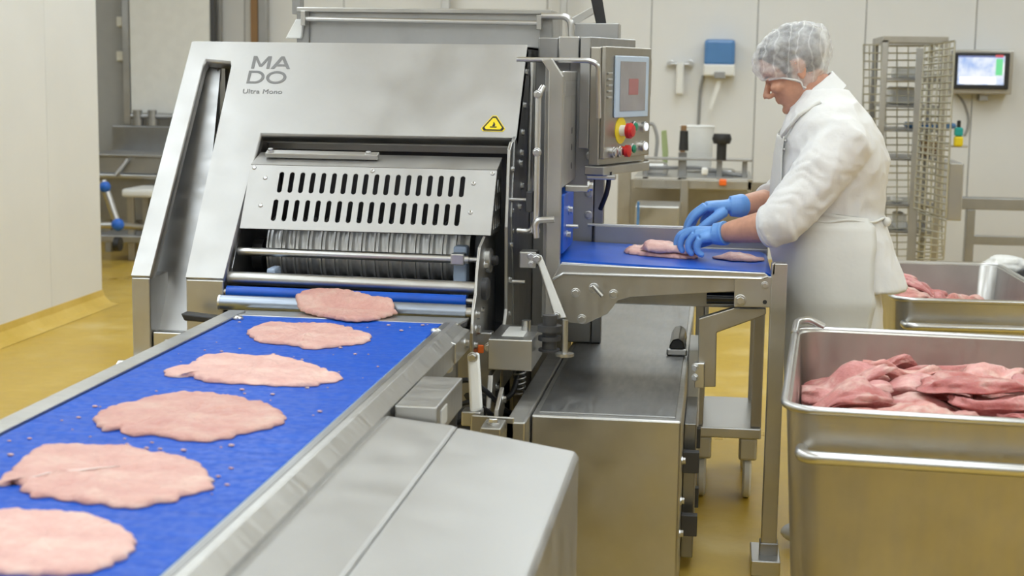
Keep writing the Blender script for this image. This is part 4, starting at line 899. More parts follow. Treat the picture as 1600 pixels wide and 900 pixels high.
#        z     front  back  half width
TOR = [(.50, .245, .500, .150), (.70, .228, .560, .185), (.76, .216, .575, .198), (.82, .205, .555, .196), (.90, .188, .520, .190), (1.0, .172, .482, .176), (1.08, .168, .490, .180), (1.16, .172, .500, .192),
       (1.22, .180, .478, .205), (1.27, .195, .445, .198), (1.31, .212, .414, .165), (1.345, .232, .388, .115), (1.38, .246, .352, .075)]
def sect(z, th, off=0, p=2.35):
    f, b, w = interp(TOR, z); c = (f + b) / 2; d = (b - f) / 2
    ct, st = math.cos(th), math.sin(th); k = (abs(ct) ** p + abs(st) ** p) ** (-1 / p)
    return Vector((c - (d + off) * ct * k, PY - (w + off) * st * k, z))     # th = 0 front, +90 deg near side
def loft(zs, off, n=40):
    bm = bmesh.new(); rings = [[bm.verts.new(sect(z, 2 * PI * j / n, off)) for j in range(n)] for z in zs]
    for a, b in zip(rings[:-1], rings[1:]):
        for j in range(n): bm.faces.new((a[j], a[(j + 1) % n], b[(j + 1) % n], b[j]))
    bm.faces.new(rings[0][::-1]); bm.faces.new(rings[-1]); return bm
def tb(pts, r, n=20):
    bm = bmesh.new(); tube(bm, pts, r, n); return bm
def bl(c, r, rot=None):
    bm = bmesh.new(); ball(bm, c, r, rot); return bm
per = thing('person', 'worker in white coat, apron, hairnet and blue gloves bending over the infeed conveyor', 'person', (.38, PY, 0))
SN, EN, WN = Vector((.352, 4.475, 1.215)), Vector((.185, 4.405, .985)), Vector((.012, 4.515, .940))
SF, EF, WF = Vector((.352, 4.805, 1.215)), Vector((.190, 4.840, 1.010)), Vector((.062, 4.700, 1.008))
# --- head: sections stacked along the head's own axis, pitched 30 degrees forward
HC = Vector((.222, PY, 1.422)); HF = Vector((-math.cos(PI / 6), 0, -.5)); HUp = Vector((-.5, 0, math.cos(PI / 6)))
def hd(f, l, u): return HC + HF * f + HUp * u + Vector((0, l, 0))
HEAD = [(-.108, .074, .040, .014), (-.102, .084, .022, .030), (-.088, .090, -.002, .041), (-.074, .085, -.014, .050), (-.065, .0935, -.02, .053), (-.058, .0885, -.024, .056), (-.050, .0945, -.03, .058), (-.040, .094, -.038, .061),
        (-.02, .0925, -.062, .066), (.0, .086, -.080, .070), (.012, .0965, -.090, .073), (.025, .100, -.096, .0755), (.05, .098, -.099, .077), (.075, .087, -.094, .073), (.095, .070, -.080, .062), (.110, .046, -.058, .046), (.120, .016, -.03, .024)]
def hsec(u, th, off=0):
    f, b, w = interp(HEAD, u); c = f - min(.095, (f - b) * .5); 
    ct, st = math.cos(th), math.sin(th); d = (f - c) if ct > 0 else (c - b)
    p = 2.15; k = (abs(ct) ** p + abs(st) ** p) ** (-1 / p)
    return hd(c + (d + off) * ct * k, -(w + off) * st * k, u)
def hloft(us, off=0, n=44):
    bm = bmesh.new(); rings = [[bm.verts.new(hsec(u, 2 * PI * j / n, off)) for j in range(n)] for u in us]
    for a, b in zip(rings[:-1], rings[1:]):
        for j in range(n): bm.faces.new((a[j], a[(j + 1) % n], b[(j + 1) % n], b[j]))
    bm.faces.new(rings[0][::-1]); bm.faces.new(rings[-1]); return bm
us = [-.108 + .228 * k / 56 for k in range(57)]
RH = Matrix((HF, (0, 1, 0), HUp)).transposed()
bms = [hloft(us)]
bms.append(tb([hd(.088, 0, .010), hd(.104, 0, -.010), hd(.1155, 0, -.027), hd(.117, 0, -.035)], [.0075, .0085, .0110, .0095], 14))
for s in (-1, 1):
    bms.append(bl(hd(.105, s * .0125, -.034), (.013, .0075, .0075), RH)); bms.append(bl(hd(.080, s * .031, .013), (.020, .022, .006), RH))
    bms.append(bl(hd(.074, s * .040, -.018), (.024, .022, .016), RH)); bms.append(bl(hd(.078, s * .031, .0005), (.011, .013, .010), RH))
    ear = Matrix.Rotation(math.radians(-10), 3, 'Y')
    bms.append(bl(hd(-.006, s * .074, .0), (.018, .007, .031), RH @ ear)); bms.append(bl(hd(.0, s * .074, -.024), (.010, .007, .010), RH))
bms.append(bl(hd(.088, 0, -.062), (.010, .022, .006), RH)); bms.append(bl(hd(.089, 0, -.0515), (.010, .023, .0055), RH)); bms.append(bl(hd(.083, 0, -.092), (.013, .020, .013), RH))
bms.append(tb([hd(.010, 0, -.03), hd(-.02, 0, -.085), Vector((.305, PY, 1.31)), Vector((.34, PY, 1.24))], [.062, .058, .064, .085], 24))
bms.append(loft([.78 + .5 * k / 12 for k in range(13)], -.035))
for S, E, W in ((SN, EN, WN), (SF, EF, WF)):
    m = E.lerp(W, .35)
    bms.append(tb([S + Vector((0, (PY - S.y) * .3, 0)), S.lerp(E, .5), E, m, E.lerp(W, .8), W], [.062, .050, .044, .0445, .033, .022], 20))
hipN, hipF = Vector((.36, PY - .10, .80)), Vector((.38, PY + .10, .80))
for hp_, dx in ((hipN, .02), (hipF, .06)): bms.append(tb([hp_, hp_ + Vector((dx * .3, 0, -.35)), hp_ + Vector((dx, 0, -.72)), hp_ + Vector((dx - .06, 0, -.765))], [.085, .06, .04, .03], 18))
body = obj('body', union(bms, .0042, 3, .5), 'skin', per, True)
# eyebrows, lowered eyelids and lips
for s in (-1, 1):
    bm = bmesh.new(); tube(bm, [hsec(.0175, s * .28, .002), hsec(.021, s * .48, .003), hsec(.018, s * .70, .001)], [.0022, .0032, .0015], 8); obj('eyebrow', bm, 'hair_dark', per)
    bm = bmesh.new(); tube(bm, [hsec(-.0035, s * .33, .0028), hsec(-.006, s * .46, .0040), hsec(-.003, s * .60, .0020)], [.0008, .0016, .0008], 8); obj('eyelashes', bm, 'hair_dark', per)
bm = bmesh.new(); tube(bm, [hsec(-.0575, a, .0035) for a in (-.30, -.15, 0, .15, .30)], [.0012, .0028, .0030, .0028, .0012], 8); obj('lips', bm, 'lip', per)
# hair and hairnet as shells over the head
def shell(ulow, off, n, m, amp, seed, fr=30):
    bm = bmesh.new(); rings = []
    for i in range(m + 1):
        t = i / m; ring = []
        for j in range(n):
            th = 2 * PI * j / n; lo = ulow(th); u = lo + (.1195 - lo) * (1 - (1 - t) ** 1.3)
            p = hsec(u, th, 0); c = hd(0, 0, .03); d = (p - c).normalized(); o_ = off(th, t)
            ring.append(bm.verts.new(p + d * (o_ + amp * noise.fractal(p * fr + Vector((seed, 0, 0)), .6, 2, 3) * min(1, t * 5 + .2))))
        rings.append(ring)
    for a, b in zip(rings[:-1], rings[1:]):
        for j in range(n): bm.faces.new((a[j], a[(j + 1) % n], b[(j + 1) % n], b[j]))
    bm.faces.new(rings[-1]); return bm
def hairline(th):
    a = abs((th + PI) % (2 * PI) - PI)
    tab = [(0, .080), (.5, .074), (.85, .055), (1.08, .035), (1.2, -.012), (1.36, -.018), (1.5, .032), (1.75, .030), (1.95, -.02), (3.2, -.048)]
    return interp(tab, a)[0]
obj('hair', shell(hairline, lambda th, t: .0055 * min(1, t * 6 + .15), 96, 26, .004, 2, 70), 'hair_dark', per, True)
def bandline(th):
    f = .10 * math.cos(th); return -.027 + .47 * f - (.012 if math.cos(th) < -.3 else 0)
def puff(th, t): return .008 + .014 * math.sin(PI * min(1, t * 1.15)) ** .8 * (.55 + 1.1 * max(0, -math.cos(th)))+ .004 * t
net = obj('hairnet', shell(bandline, puff, 140, 40, .009, 5, 26), 'hairnet', per, True)
band = [hsec(bandline(2 * PI * j / 60), 2 * PI * j / 60, .0065) for j in range(60)]
bm = bmesh.new(); tube(bm, band + band[:1], .0028, 8, False); obj('hairnet_band', bm, 'white_plastic', per, True)
# coat: torso, skirt and rolled sleeves grown together
def folds(bm, amp, fr, seed=0):
    bm.normal_update()
    for v in bm.verts:
        p = v.co; q = Vector((p.x * fr[0], p.y * fr[1], p.z * fr[2]))
        a = noise.noise(q + Vector((seed, 0, 0))); b = 1 - abs(noise.noise(q * 1.9 + Vector((0, seed, 4)))) * 2
        v.co = p + v.normal * amp * (a + .6 * b)
zs = [.785 + .0125 * k for k in range(50)]; zs = [z for z in zs if z <= 1.372]
bms = [loft(zs, 0)]
for S, E, W in ((SN, EN, WN), (SF, EF, WF)):
    inn = S + Vector((.02, (PY - S.y) * .45, .0)); cuff = E + (W - E).normalized() * .035
    bms.append(tb([inn, S, S.lerp(E, .35), S.lerp(E, .72), E, cuff], [.080, .082, .077, .069, .064, .056], 24))
    bms.append(tb([E.lerp(cuff, .55), cuff + (W - E).normalized() * .004], [.064, .0595], 24))
cm = union(bms, .0065, 5, .5); folds(cm, .007, (11, 11, 8), 3)
for v in cm.verts:                          # creases ringing the bent sleeves
    for S, E, W in ((SN, EN, WN), (SF, EF, WF)):
        ax = E - S; t = (v.co - S).dot(ax) / ax.length_squared; r_ = v.co - (S + ax * t)
        if -.05 < t < 1.25 and r_.length < .13 and (v.co.y - PY) * (S.y - PY) > .010:
            ph = t * 15 + noise.noise(v.co * 8) * 8 + noise.noise(v.co * 19) * 2.5; am = .0030 * max(0, min(1, (t + .05) * 4)) * (.4 + .9 * abs(noise.noise(v.co * 7 + Vector((3, 1, 0)))) * 2)
            v.co += r_.normalized() * am * (abs(math.sin(ph)) ** .6 - .6)
coat = obj('coat', cm, 'coat_white', per, True)
for S, E, W in ((SN, EN, WN), (SF, EF, WF)):
    d = (W - E).normalized(); c = E + d * .031
    bm = bmesh.new(); lathe(bm, [(0, .052), (0, .0605), (.004, .063), (.016, .062), (.018, .055), (.016, .048)], c, d, 28); obj('sleeve_cuff', bm, 'coat_white', coat, True)
# stand-up collar
up0, up1 = Vector((-.045, 0, .052)), Vector((0, 0, 0))
bm = bmesh.new(); n = 40; rings = []
for (cx, cz, ra, rl_) in ((.292, 1.310, .100, .098), (.270, 1.347, .088, .080), (.262, 1.360, .085, .076), (.259, 1.358, .080, .071), (.286, 1.310, .086, .085)):
    ax = Vector((.74, 0, .67)); rings.append([bm.verts.new(Vector((cx, PY, cz)) + ax * ra * math.cos(2 * PI * j / n) + Vector((0, rl_ * math.sin(2 * PI * j / n), 0)) + Vector((0, 0, .004 * noise.noise((j * .4, ra * 30, 0))))) for j in range(n)])
for a, b in zip(rings[:-1], rings[1:]):
    for j in range(n): bm.faces.new((a[j], a[(j + 1) % n], b[(j + 1) % n], b[j]))
obj('collar', bm, 'coat_white', coat, True)
# apron wrapped round the front
def apron_angle(z):
    return interp([(.45, 1.80), (.80, 1.90), (.985, 2.25), (1.0, 2.2), (1.03, .75), (1.10, .62), (1.225, .55)], z)[0]
bm = bmesh.new(); zs = [.46 + .012 * k for k in range(65)]; zs = [z for z in zs if z < 1.232]; nj = 48; rings = []
for z in zs:
    A = apron_angle(z); ring = []
    for j in range(nj + 1):
        th = -A + 2 * A * j / nj; p = sect(z, th, .014 + (.010 if z < .98 else 0)); q = Vector((p.x * 7, p.y * 9, p.z * 3))
        if z < .72: p.x = min(p.x, .60)
        nn = p - Vector((.35, PY, z)); p = p + nn.normalized() * (noise.noise(q) * .008 + noise.noise(q * 2.3) * .003); ring.append(bm.verts.new(p))
    rings.append(ring)
for a, b in zip(rings[:-1], rings[1:]):
    for j in range(nj): bm.faces.new((a[j], a[j + 1], b[j + 1], b[j]))
ap = obj('apron', bm, 'apron_white', per, True); md = ap.modifiers.new('s', 'SOLIDIFY'); md.thickness = .003
bm = bmesh.new(); tube(bm, [sect(.992 + .004 * math.sin(j), 2 * PI * j / 48, .012) for j in range(49)], .004, 8, False); obj('apron_string', bm, 'apron_white', ap, True)
bm = bmesh.new(); ball(bm, sect(.985, 2.7, .018), (.012, .010, .014)); obj('apron_knot', bm, 'apron_white', ap, True)
for s in (-1, 1):
    bm = bmesh.new(); tube(bm, [sect(1.225, s * .5, .014), sect(1.29, s * .8, .012), sect(1.33, s * 1.3, .012)], .006, 8); obj('apron_strap', bm, 'apron_white', ap, True)
for zz in (1.215, 1.19): bm = bmesh.new(); ball(bm, sect(zz, .62, .012), (.005, .005, .005)); obj('snap_button', bm, 'steel_grey', coat, True)
# trousers and boots
bms = []
for h_, dx in ((hipN, .02), (hipF, .06)): bms.append(tb([h_ + Vector((.02, 0, .06)), h_ + Vector((.04, 0, -.1)), h_ + Vector((.05 + dx * .3, 0, -.35)), h_ + Vector((.03 + dx, 0, -.70))], [.085, .092, .085, .076], 24))
tm = union(bms, .010, 5); folds(tm, .006, (8, 8, 5), 9); obj('trousers', tm, 'coat_white', per, True)
for h_, dx in ((hipN, .02), (hipF, .06)):
    b_ = h_ + Vector((dx + .03, 0, 0)); b_.z = 0
    bms = [tb([b_ + Vector((0, 0, .30)), b_ + Vector((0, 0, .08))], [.066, .056], 20), bl(b_ + Vector((-.06, 0, .045)), (.13, .048, .044)), bl(b_ + Vector((0, 0, .05)), (.065, .05, .05))]
    um = union(bms, .008, 3)
    for v in um.verts: v.co.z = max(v.co.z, 0.0)
    obj('boot', um, 'boot_white', per, True)
# gloves: palm, four fingers and a thumb grown into one skin each
def glove(W, E, knuckles, fingers, thumb):
    d = (E - W).normalized(); K = sum((Vector(k) for k in knuckles), Vector()) / 4; bms = []
    bms.append(tb([W + d * .022, W + d * .004, W.lerp(K, .25)], [.0365, .0345, .031], 20))
    for k in knuckles:
        k = Vector(k); bms.append(tb([W.lerp(K, .05), W.lerp(k, .45), W.lerp(k, .8), k], [.024, .0185, .0155, .0125], 14))
    for k, segs in zip(knuckles, fingers):
        p = Vector(k); pts = [p]
        for dr_, l in segs: p = p + Vector(dr_).normalized() * l; pts.append(p)
        bms.append(tb(fillet(pts, .012, 3), [.0118 - .0028 * i / (len(fillet(pts, .012, 3)) - 1) for i in range(len(fillet(pts, .012, 3)))], 14)); bms.append(bl(pts[-1], (.0090, .0090, .0090)))
    t = [Vector(q) for q in thumb]; bms.append(tb(fillet(t, .012, 3), [.0165 - .0055 * i / (len(fillet(t, .012, 3)) - 1) for i in range(len(fillet(t, .012, 3)))], 14)); bms.append(bl(t[-1], (.0105, .0105, .0105)))
    return bms
F0 = [((-.80, .10, -.45), .040), ((-.25, .05, -.95), .026), ((.35, 0, -.80), .014)]
kn = [(-.072, 4.560, .944), (-.070, 4.538, .944), (-.060, 4.516, .936), (-.044, 4.496, .926)]
fg = [[((-.85, .1, -.35), .036), ((-.35, .05, -.9), .026), ((.1, 0, -.9), .016)], [((-.75, .05, -.5), .034), ((-.15, 0, -.95), .028), ((.4, 0, -.7), .014)],
      [((-.55, 0, -.7), .030), ((.05, 0, -1), .022), ((.55, 0, -.6), .014)], [((-.35, 0, -.8), .025), ((.25, 0, -.9), .018), ((.7, 0, -.4), .012)]]
g = union(glove(WN, EN, kn, fg, [(-.005, 4.545, .925), (-.035, 4.570, .908), (-.068, 4.580, .893), (-.088, 4.574, .884)]), .0026, 2)
obj('glove', g, 'glove_blue', per, True)
kf = [(-.030, 4.662, 1.006), (-.034, 4.684, 1.008), (-.028, 4.706, 1.002), (-.014, 4.726, .992)]
ff = [[((-.80, -.1, -.60), .044), ((-.55, -.05, -.85), .028), ((-.3, 0, -.9), .020)], [((-.80, -.1, -.60), .046), ((-.50, -.05, -.85), .030), ((-.2, 0, -.9), .020)],
      [((-.75, -.1, -.65), .042), ((-.35, -.05, -.9), .028), ((0, 0, -.9), .018)], [((-.65, -.1, -.70), .032), ((-.2, 0, -.9), .022), ((.1, 0, -.9), .016)]]
g = union(glove(WF, EF, kf, ff, [(.025, 4.672, .992), (-.005, 4.645, .974), (-.038, 4.636, .950), (-.056, 4.632, .930)]), .0026, 2)
obj('glove', g, 'glove_blue', per, True)

# ------------------------------------------------------------------ background at the right
def add(p, d): return tuple(a + b for a, b in zip(p, d))
def bb(name, mat, parent, a, b, y0, y1, bev=.003):
    """box from two opposite corners in the x-z plane"""
    return bpart(name, mat, parent, (min(a[0], b[0]), y0, min(a[2], b[2])), (max(a[0], b[0]), y1, max(a[2], b[2])), bev)
# towel dispenser on the wall
td = thing('towel_dispenser', 'blue and white centre-feed towel dispenser on the white wall', 'dispenser', (-0.01,11.88,1.388))
bb('cover', 'blue_clear', td, (-0.128,11.72,1.666), (0.101,11.72,1.47), 11.72, 11.89, .025)
bb('base', 'white_plastic', td, (-0.132,11.72,1.481), (0.104,11.72,1.394), 11.715, 11.89, .012)
bb('nozzle', 'hoses', td, (-0.049,11.72,1.425), (0.033,11.72,1.374), 11.70, 11.76, .006)
bm = bmesh.new(); sheet(bm, [(-0.024,11.75,1.369), (0.014,11.75,1.369), (-0.059,11.75,1.139), (-0.083,11.75,1.148)], (0, .01, 0)); obj('paper_tail', bm, 'white_plastic', td)
tag(tpart('wall_pipe', 'hoses', None, [(-0.131,11.886,1.396), (-0.152,11.89,1.289), (-0.159,11.89,0.9)], .012, 8, .05), 'thin grey pipe running down the wall from the towel dispenser', 'pipe')
bk_ = thing('wall_tap', 'white pipe with cross bar fixed to the wall beside the towel dispenser', 'tap', (-0.306,11.88,1.238))
bb('cross_bar', 'steel', bk_, (-0.384,11.84,1.488), (-0.234,11.84,1.466), 11.83, 11.88, .01); bb('tap_pipe', 'white_plastic', bk_, (-0.336,11.84,1.494), (-0.276,11.84,1.249), 11.80, 11.88, .015)
for q in ((-0.38,11.86,1.479), (-0.235,11.86,1.481)): bolt(bk_, q, (0, -1, 0), .022)
# bench with clamps and jigs
TT = max(0.779, 0.796, 0.78)
bn = thing('workbench', 'steel workbench with clamps and rails against the white wall', 'workbench', (-.3, 9.6, 0))
YW = 9.4
bb('table_edge', 'steel_warm', bn, (-0.507,9.4,0.767), (0.21,9.4,0.711), 9.4, 9.44, .004); bb('table_top', 'steel', bn, (-0.507,9.4,0.779), (0.208,9.4,0.78), 9.4, 10.2, .004)
bb('side_rail', 'steel_grey', bn, (-0.457,9.5,0.896), (0.206,9.5,0.879), 9.5, 9.54, .004)
for a, b in (((-0.459,9.55,0.893), (-0.428,9.55,0.755)), ((-0.243,9.55,0.925), (-0.191,9.55,0.753)), ((-0.008,9.55,0.903), (0.028,9.55,0.766)), ((0.149,9.55,0.887), (0.18,9.55,0.77))): bb('upright', 'steel_dark', bn, a, b, 9.55, 9.6, .004)
for a, b in (((-0.603,9.4,0.859), (-0.524,9.4,0.508)), ((-0.219,9.38,0.771), (-0.172,9.38,0.519)), ((0.181,9.4,0.78), (0.213,9.4,0.528))):
    bpart('leg', 'steel_warm', bn, (a[0], a[1], 0), (b[0], a[1] + .05, a[2]), .004)
bpart('back_panel', 'steel_warm', bn, (-0.563, 10.1, .25), (0.329, 10.13, 0.716), .003)
bb('cylinder_block', 'steel_bright', bn, (-0.469,9.7,0.857), (-0.306,9.7,0.764), 9.62, 9.75, .03); bb('cylinder_block', 'steel_bright', bn, (-0.093,9.7,0.825), (0.115,9.7,0.766), 9.62, 9.75, .03)
bm = bmesh.new(); lathe(bm, [(0, .03), (.10, .03), (.10, .05), (.13, .06), (.16, .05)], (0.02,9.5,0.886), (0, 0, 1), 16); obj('star_knob', bm, 'black', bn, 'auto')
bm = bmesh.new(); lathe(bm, [(0, .03), (.12, .025)], (-0.211,9.5,0.94), (0, 0, 1), 12); obj('clamp_knob', bm, 'black', bn, 'auto')
tpart('guide_bar', 'hoses', bn, [(-0.44,9.6,0.823), (-0.123,9.6,0.83), (0.184,9.6,0.782)], .012, 8)
hk = tag(part('scraper', 'lime', None, sheet, [(-0.362,9.8,1.044), (-0.33,9.8,1.052), (-0.314,9.8,0.911), (-0.318, 9.8, TT + .0002), (-0.343, 9.8, TT + .0002)], (0, .03, 0), bev=.004), 'green handled scraper standing upright on the workbench', 'scraper')
hk = tag(part('wooden_handle', 'brown', None, sheet, [(-0.236,9.7,1.086), (-0.2,9.7,1.086), (-0.211, 9.7, TT + .0002), (-0.239, 9.7, TT + .0002)], (0, .03, 0), bev=.004), 'brown wooden tool handle standing upright on the workbench', 'tool handle')
bm = bmesh.new(); lathe(bm, [(0, .085), (.02, .10), (1.078 - TT - .01, .11), (1.078 - TT - .005, .115), (1.078 - TT, .105)], (-0.14, 10.0, TT + .0002), (0, 0, 1), 24); tag(obj('white_tub', bm, 'white_plastic', None, 'auto'), 'round white plastic tub behind the clamps on the workbench', 'tub')
tag(bb('orange_cap', 'orange', None, (0.012,9.37,0.778), (0.056,9.37,0.74), 9.351, 9.401, .008), 'small orange cap on the front edge of the workbench', 'cap')
tag(bb('white_bottle', 'white_plastic', None, (-0.098,9.42,0.842), (-0.057, 9.42, TT + .0002), 9.41, 9.46, .012), 'small white bottle standing on the workbench rail', 'bottle')
cr = thing('steel_crate', 'low steel crate with sloping lid under the workbench', 'crate', (-0.336, 9.3, .3))
bm = bmesh.new(); prism(bm, [(9.0, .40), (9.0, 0.637), (9.25, 0.646), (9.38, 0.636), (9.38, .40)], 'X', -0.473, -0.212); obj('crate_body', bm, 'steel', cr, False, .01)
bpart('crate_edge', 'blue_clear', cr, (-0.461, 8.985, .42), (-0.446, 8.999, .66), .002); bpart('crate_stand', 'steel_dark', cr, (-0.473, 9.02, 0), (-0.212, 9.36, .399), .01)
tpart('hose', 'hoses', bn, [(-0.509,10.3,1.044), (-0.438,10.3,1.088), (-0.401,10.3,0.983), (-0.414,10.3,0.834)], .012, 8, .05)
# tall wire rack
rk = thing('wire_rack', 'tall steel rack trolley with wire grid door behind the worker', 'rack', (1.1, 9.6, 0))
XA, XB = 0.98, 1.331; ZT_ = 1.628
for xx, yy, mt in ((XA, 9.6, 'steel'), (XB, 9.6, 'steel_warm'), (XA, 10.2, 'steel_dark'), (XB, 10.2, 'steel_dark')): bpart('post', mt, rk, (xx - .018, yy, .0), (xx + .018, yy + .036, ZT_), .004)
bpart('top_frame', 'steel_warm', rk, (XA - .018, 9.6, ZT_ - .02), (XB + .018, 10.236, ZT_ + .02), .004)
bm = bmesh.new(); hexa(bm, [(1.144,9.45,1.577), (1.196,9.45,1.577), (1.201,9.45,0.298), (1.148,9.45,0.296)], [(1.149,9.49,1.577), (1.201,9.49,1.578), (1.206,9.49,0.293), (1.153,9.49,0.292)]); obj('door_post', bm, 'steel_grey', rk, False, .004)
SHELVES = (.455, .62, .90, 1.075, 1.22, 1.385)
for zz in SHELVES: bpart('shelf', 'steel_dark', rk, (XA, 9.62, zz), (XB, 10.2, zz + .015), .002)
def grid(name, A, B, C_, D, nu, nv, r=.0045, mat='wire', parent=None):
    """wire grid between four corners (A top left, B top right, C bottom right, D bottom left)"""
    A, B, C_, D = map(Vector, (A, B, C_, D)); bm = bmesh.new()
    for i in range(nu + 1): t = i / nu; tube(bm, [A.lerp(B, t), D.lerp(C_, t)], r, 5)
    for i in range(nv + 1): t = i / nv; tube(bm, [A.lerp(D, t), B.lerp(C_, t)], r, 5)
    return obj(name, bm, mat, parent)
grid('wire_panel', (0.862,9.75,1.598), (0.956,9.62,1.596), (1.017,9.62,0.312), (0.921,9.75,0.294), 3, 26, parent=rk)
grid('wire_panel', (0.987,9.66,1.59), (1.32,9.66,1.594), (1.386,9.66,0.318), (1.048,9.66,0.308), 5, 30, parent=rk)
grid('wire_door', (1.192,9.45,1.589), (1.313,9.1,1.612), (1.316,9.1,0.605), (1.177,9.45,0.627), 6, 26, .006, parent=rk)
grid('wire_panel', (1.191,9.5,0.604), (1.346,9.3,0.568), (1.343,9.3,0.34), (1.183,9.5,0.311), 5, 6, .005, parent=rk)
for lab, mat, a, b in (('blue tray lying on a shelf of the wire rack', 'blue_clear', (1.167,9.9,1.13), (1.468,9.9,1.096)), ('white folded film on the upper shelf of the wire rack', 'white_plastic', (1.073,9.9,1.453), (1.356,9.9,1.391)),
                       ('pale plastic crate in the wire rack below the white film', 'trunk_white', (1.059,9.95,1.358), (1.214,9.95,1.249)), ('small white lid near the middle shelf of the wire rack', 'white_plastic', (1.083,9.7,0.714), (1.142,9.7,0.688)), ('brown carton in the wire rack above the middle shelf', 'brown', (1.26,9.9,0.992), (1.366,9.9,0.895)), ('white carton low in the wire rack', 'white_plastic', (1.1,9.7,0.604), (1.167,9.7,0.506))):
    it = tag(bb('rack_item', mat, None, a, b, a[1], a[1] + .22, .015), lab, 'rack item')
    zb_ = min(a[2], b[2]); it.location.z += min((z_ + .0152 - zb_ for z_ in SHELVES), key=abs)      # stands on its shelf
bt = thing('spray_bottle', 'teal and yellow bottle clipped beside the wire rack door', 'bottle', (1.396,9.3,1.003))
bb('cap', 'teal', bt, (1.368,9.3,1.118), (1.415,9.3,1.067), 9.28, 9.33, .01); bb('bottle_body', 'yellow', bt, (1.367,9.3,1.066), (1.418,9.3,1.007), 9.28, 9.33, .012); bb('nozzle', 'black', bt, (1.38,9.3,1.159), (1.401,9.3,1.118), 9.295, 9.315, .004)
tpart('holder_arm', 'steel', bt, [(1.315,9.32,1.008), (1.45,9.32,1.007)], .007, 8)
# wall monitor
mo = thing('wall_monitor', 'black framed monitor showing a bright control screen, on a steel wall box', 'monitor', (1.912,11.8,1.276))
bb('steel_box', 'steel_warm', mo, (1.689,11.75,1.609), (2.113,11.75,1.289), 11.72, 11.89, .008); bz = bb('bezel', 'black', mo, (1.695,11.69,1.59), (2.082,11.69,1.327), 11.675, 11.715, .006)
def screen_mat():
    m, N, L, B = nm('monitor_screen')
    v = coords(N, L, (1, 1, 1)); vo = N.new('ShaderNodeTexVoronoi'); vo.inputs['Scale'].default_value = 11; L.new(v, vo.inputs['Vector'])
    t = tex(N, L, v, 9, 3); c = ramp(N, L, t, [(.35, (.35, .5, .85)), (.5, (.72, .8, .95)), (.66, (.92, .95, .98))])
    B.inputs['Base Color'].default_value = (.02, .02, .02, 1); L.new(c, B.inputs['Emission Color']); B.inputs['Emission Strength'].default_value = .9
screen_mat(); plain('scr_green', (.1, .5, .2), .5, emit=(.2, .7, .35), strength=.5); plain('scr_red', (.6, .1, .1), .5, emit=(.9, .15, .15), strength=.5); plain('scr_navy', (.05, .07, .2), .5, emit=(.10, .14, .4), strength=.6); plain('scr_white', (.9, .9, .9), .5, emit=(.95, .97, 1), strength=.9)
sc = bb('screen', 'monitor_screen', bz, (1.716,11.67,1.567), (2.045,11.67,1.359), 11.668, 11.674, 0)
for mat, a, b in (('scr_navy', (1.715,11.66,1.566), (2.032,11.66,1.557)), ('scr_red', (1.977,11.66,1.574), (2.032,11.66,1.557)), ('scr_green', (1.983,11.66,1.547), (2.03,11.66,1.428)), ('scr_white', (1.732,11.66,1.414), (1.984,11.66,1.367))): bb('screen_tile', mat, bz, a, b, 11.662, 11.667, 0)
bb('mount', 'steel_dark', mo, (1.897,11.8,1.295), (1.96,11.8,1.239), 11.78, 11.89, .004)
tag(tpart('monitor_cable', 'hoses', None, [(1.743,11.88,1.291), (1.805,11.893,1.226), (1.848,11.893,1.108), (1.839,11.893,1.012), (1.818,11.893,0.978)], .009, 8, .08), 'thin dark cable hanging below the wall monitor', 'cable')
tag(bb('wall_cabinet', 'steel_bright', None, (1.437,9.9,0.876), (1.526,9.9,0.517), 9.9, 10.4, .006), 'narrow steel cabinet standing between the wire rack and the bench frame', 'cabinet')
rb_ = thing('bench_stand', 'grey steel bench stand along the wall below the monitor', 'stand', (2.2, 10.6, 0))
bpart('top_beam', 'steel_grey', rb_, (1.605, 10.5, 0.541), (3.6, 10.62, 0.618), .005)
for xx in (1.653, 3.2): bpart('leg', 'steel_grey', rb_, (xx, 10.5, 0), (xx + .055, 10.56, 0.541 - .001), .004)
bpart('lower_beam', 'steel_grey', rb_, (1.662, 10.57, .3), (3.3, 10.62, .36), .004)
# white and blue film on a pallet at the far right
pal = thing('pallet_table', 'low grey table carrying folded film beside the rear bin', 'table', (1.75, 8.0, 0))
bpart('table_top', 'steel_dark', pal, (1.30, 7.75, 0.433 - .03), (2.4, 8.4, 0.433), .004)
for lx in (1.35, 2.3):
    for ly in (7.8, 8.3): bpart('leg', 'steel_dark', pal, (lx, ly, 0), (lx + .05, ly + .05, 0.433 - .031), .004)
def crumple(name, c, r, mat, label, seed):
    bm = bmesh.new(); bmesh.ops.create_icosphere(bm, subdivisions=4, radius=1)
    for v in bm.verts:
        p = v.co.copy(); k = 1 + .35 * noise.noise(p * 1.3 + Vector((seed, 0, 0))) + .12 * (1 - 2 * abs(noise.noise(p * 3 + Vector((0, seed, 0)))))
        q = Vector((p.x * r[0] * k, p.y * r[1] * k, p.z * r[2] * k)); q.z = max(q.z, -r[2] * .5); v.co = q + Vector(c)
    tag(obj(name, bm, mat, None, True), label, 'film')
zt2 = 0.433
crumple('folded_film', (1.47, 8.06, zt2 + .03), (.10, .10, .05), 'white_plastic', 'crumpled white film lying on the low grey table', 2)
crumple('blue_film', (1.80, 8.08, zt2 + .05), (.09, .11, .09), 'blue_cap', 'crumpled blue film beside the white film on the low table', 5)
crumple('black_film', (1.58, 7.83, zt2 + .016), (.06, .05, .03), 'black', 'small black wrapped bundle in front of the white film', 7)
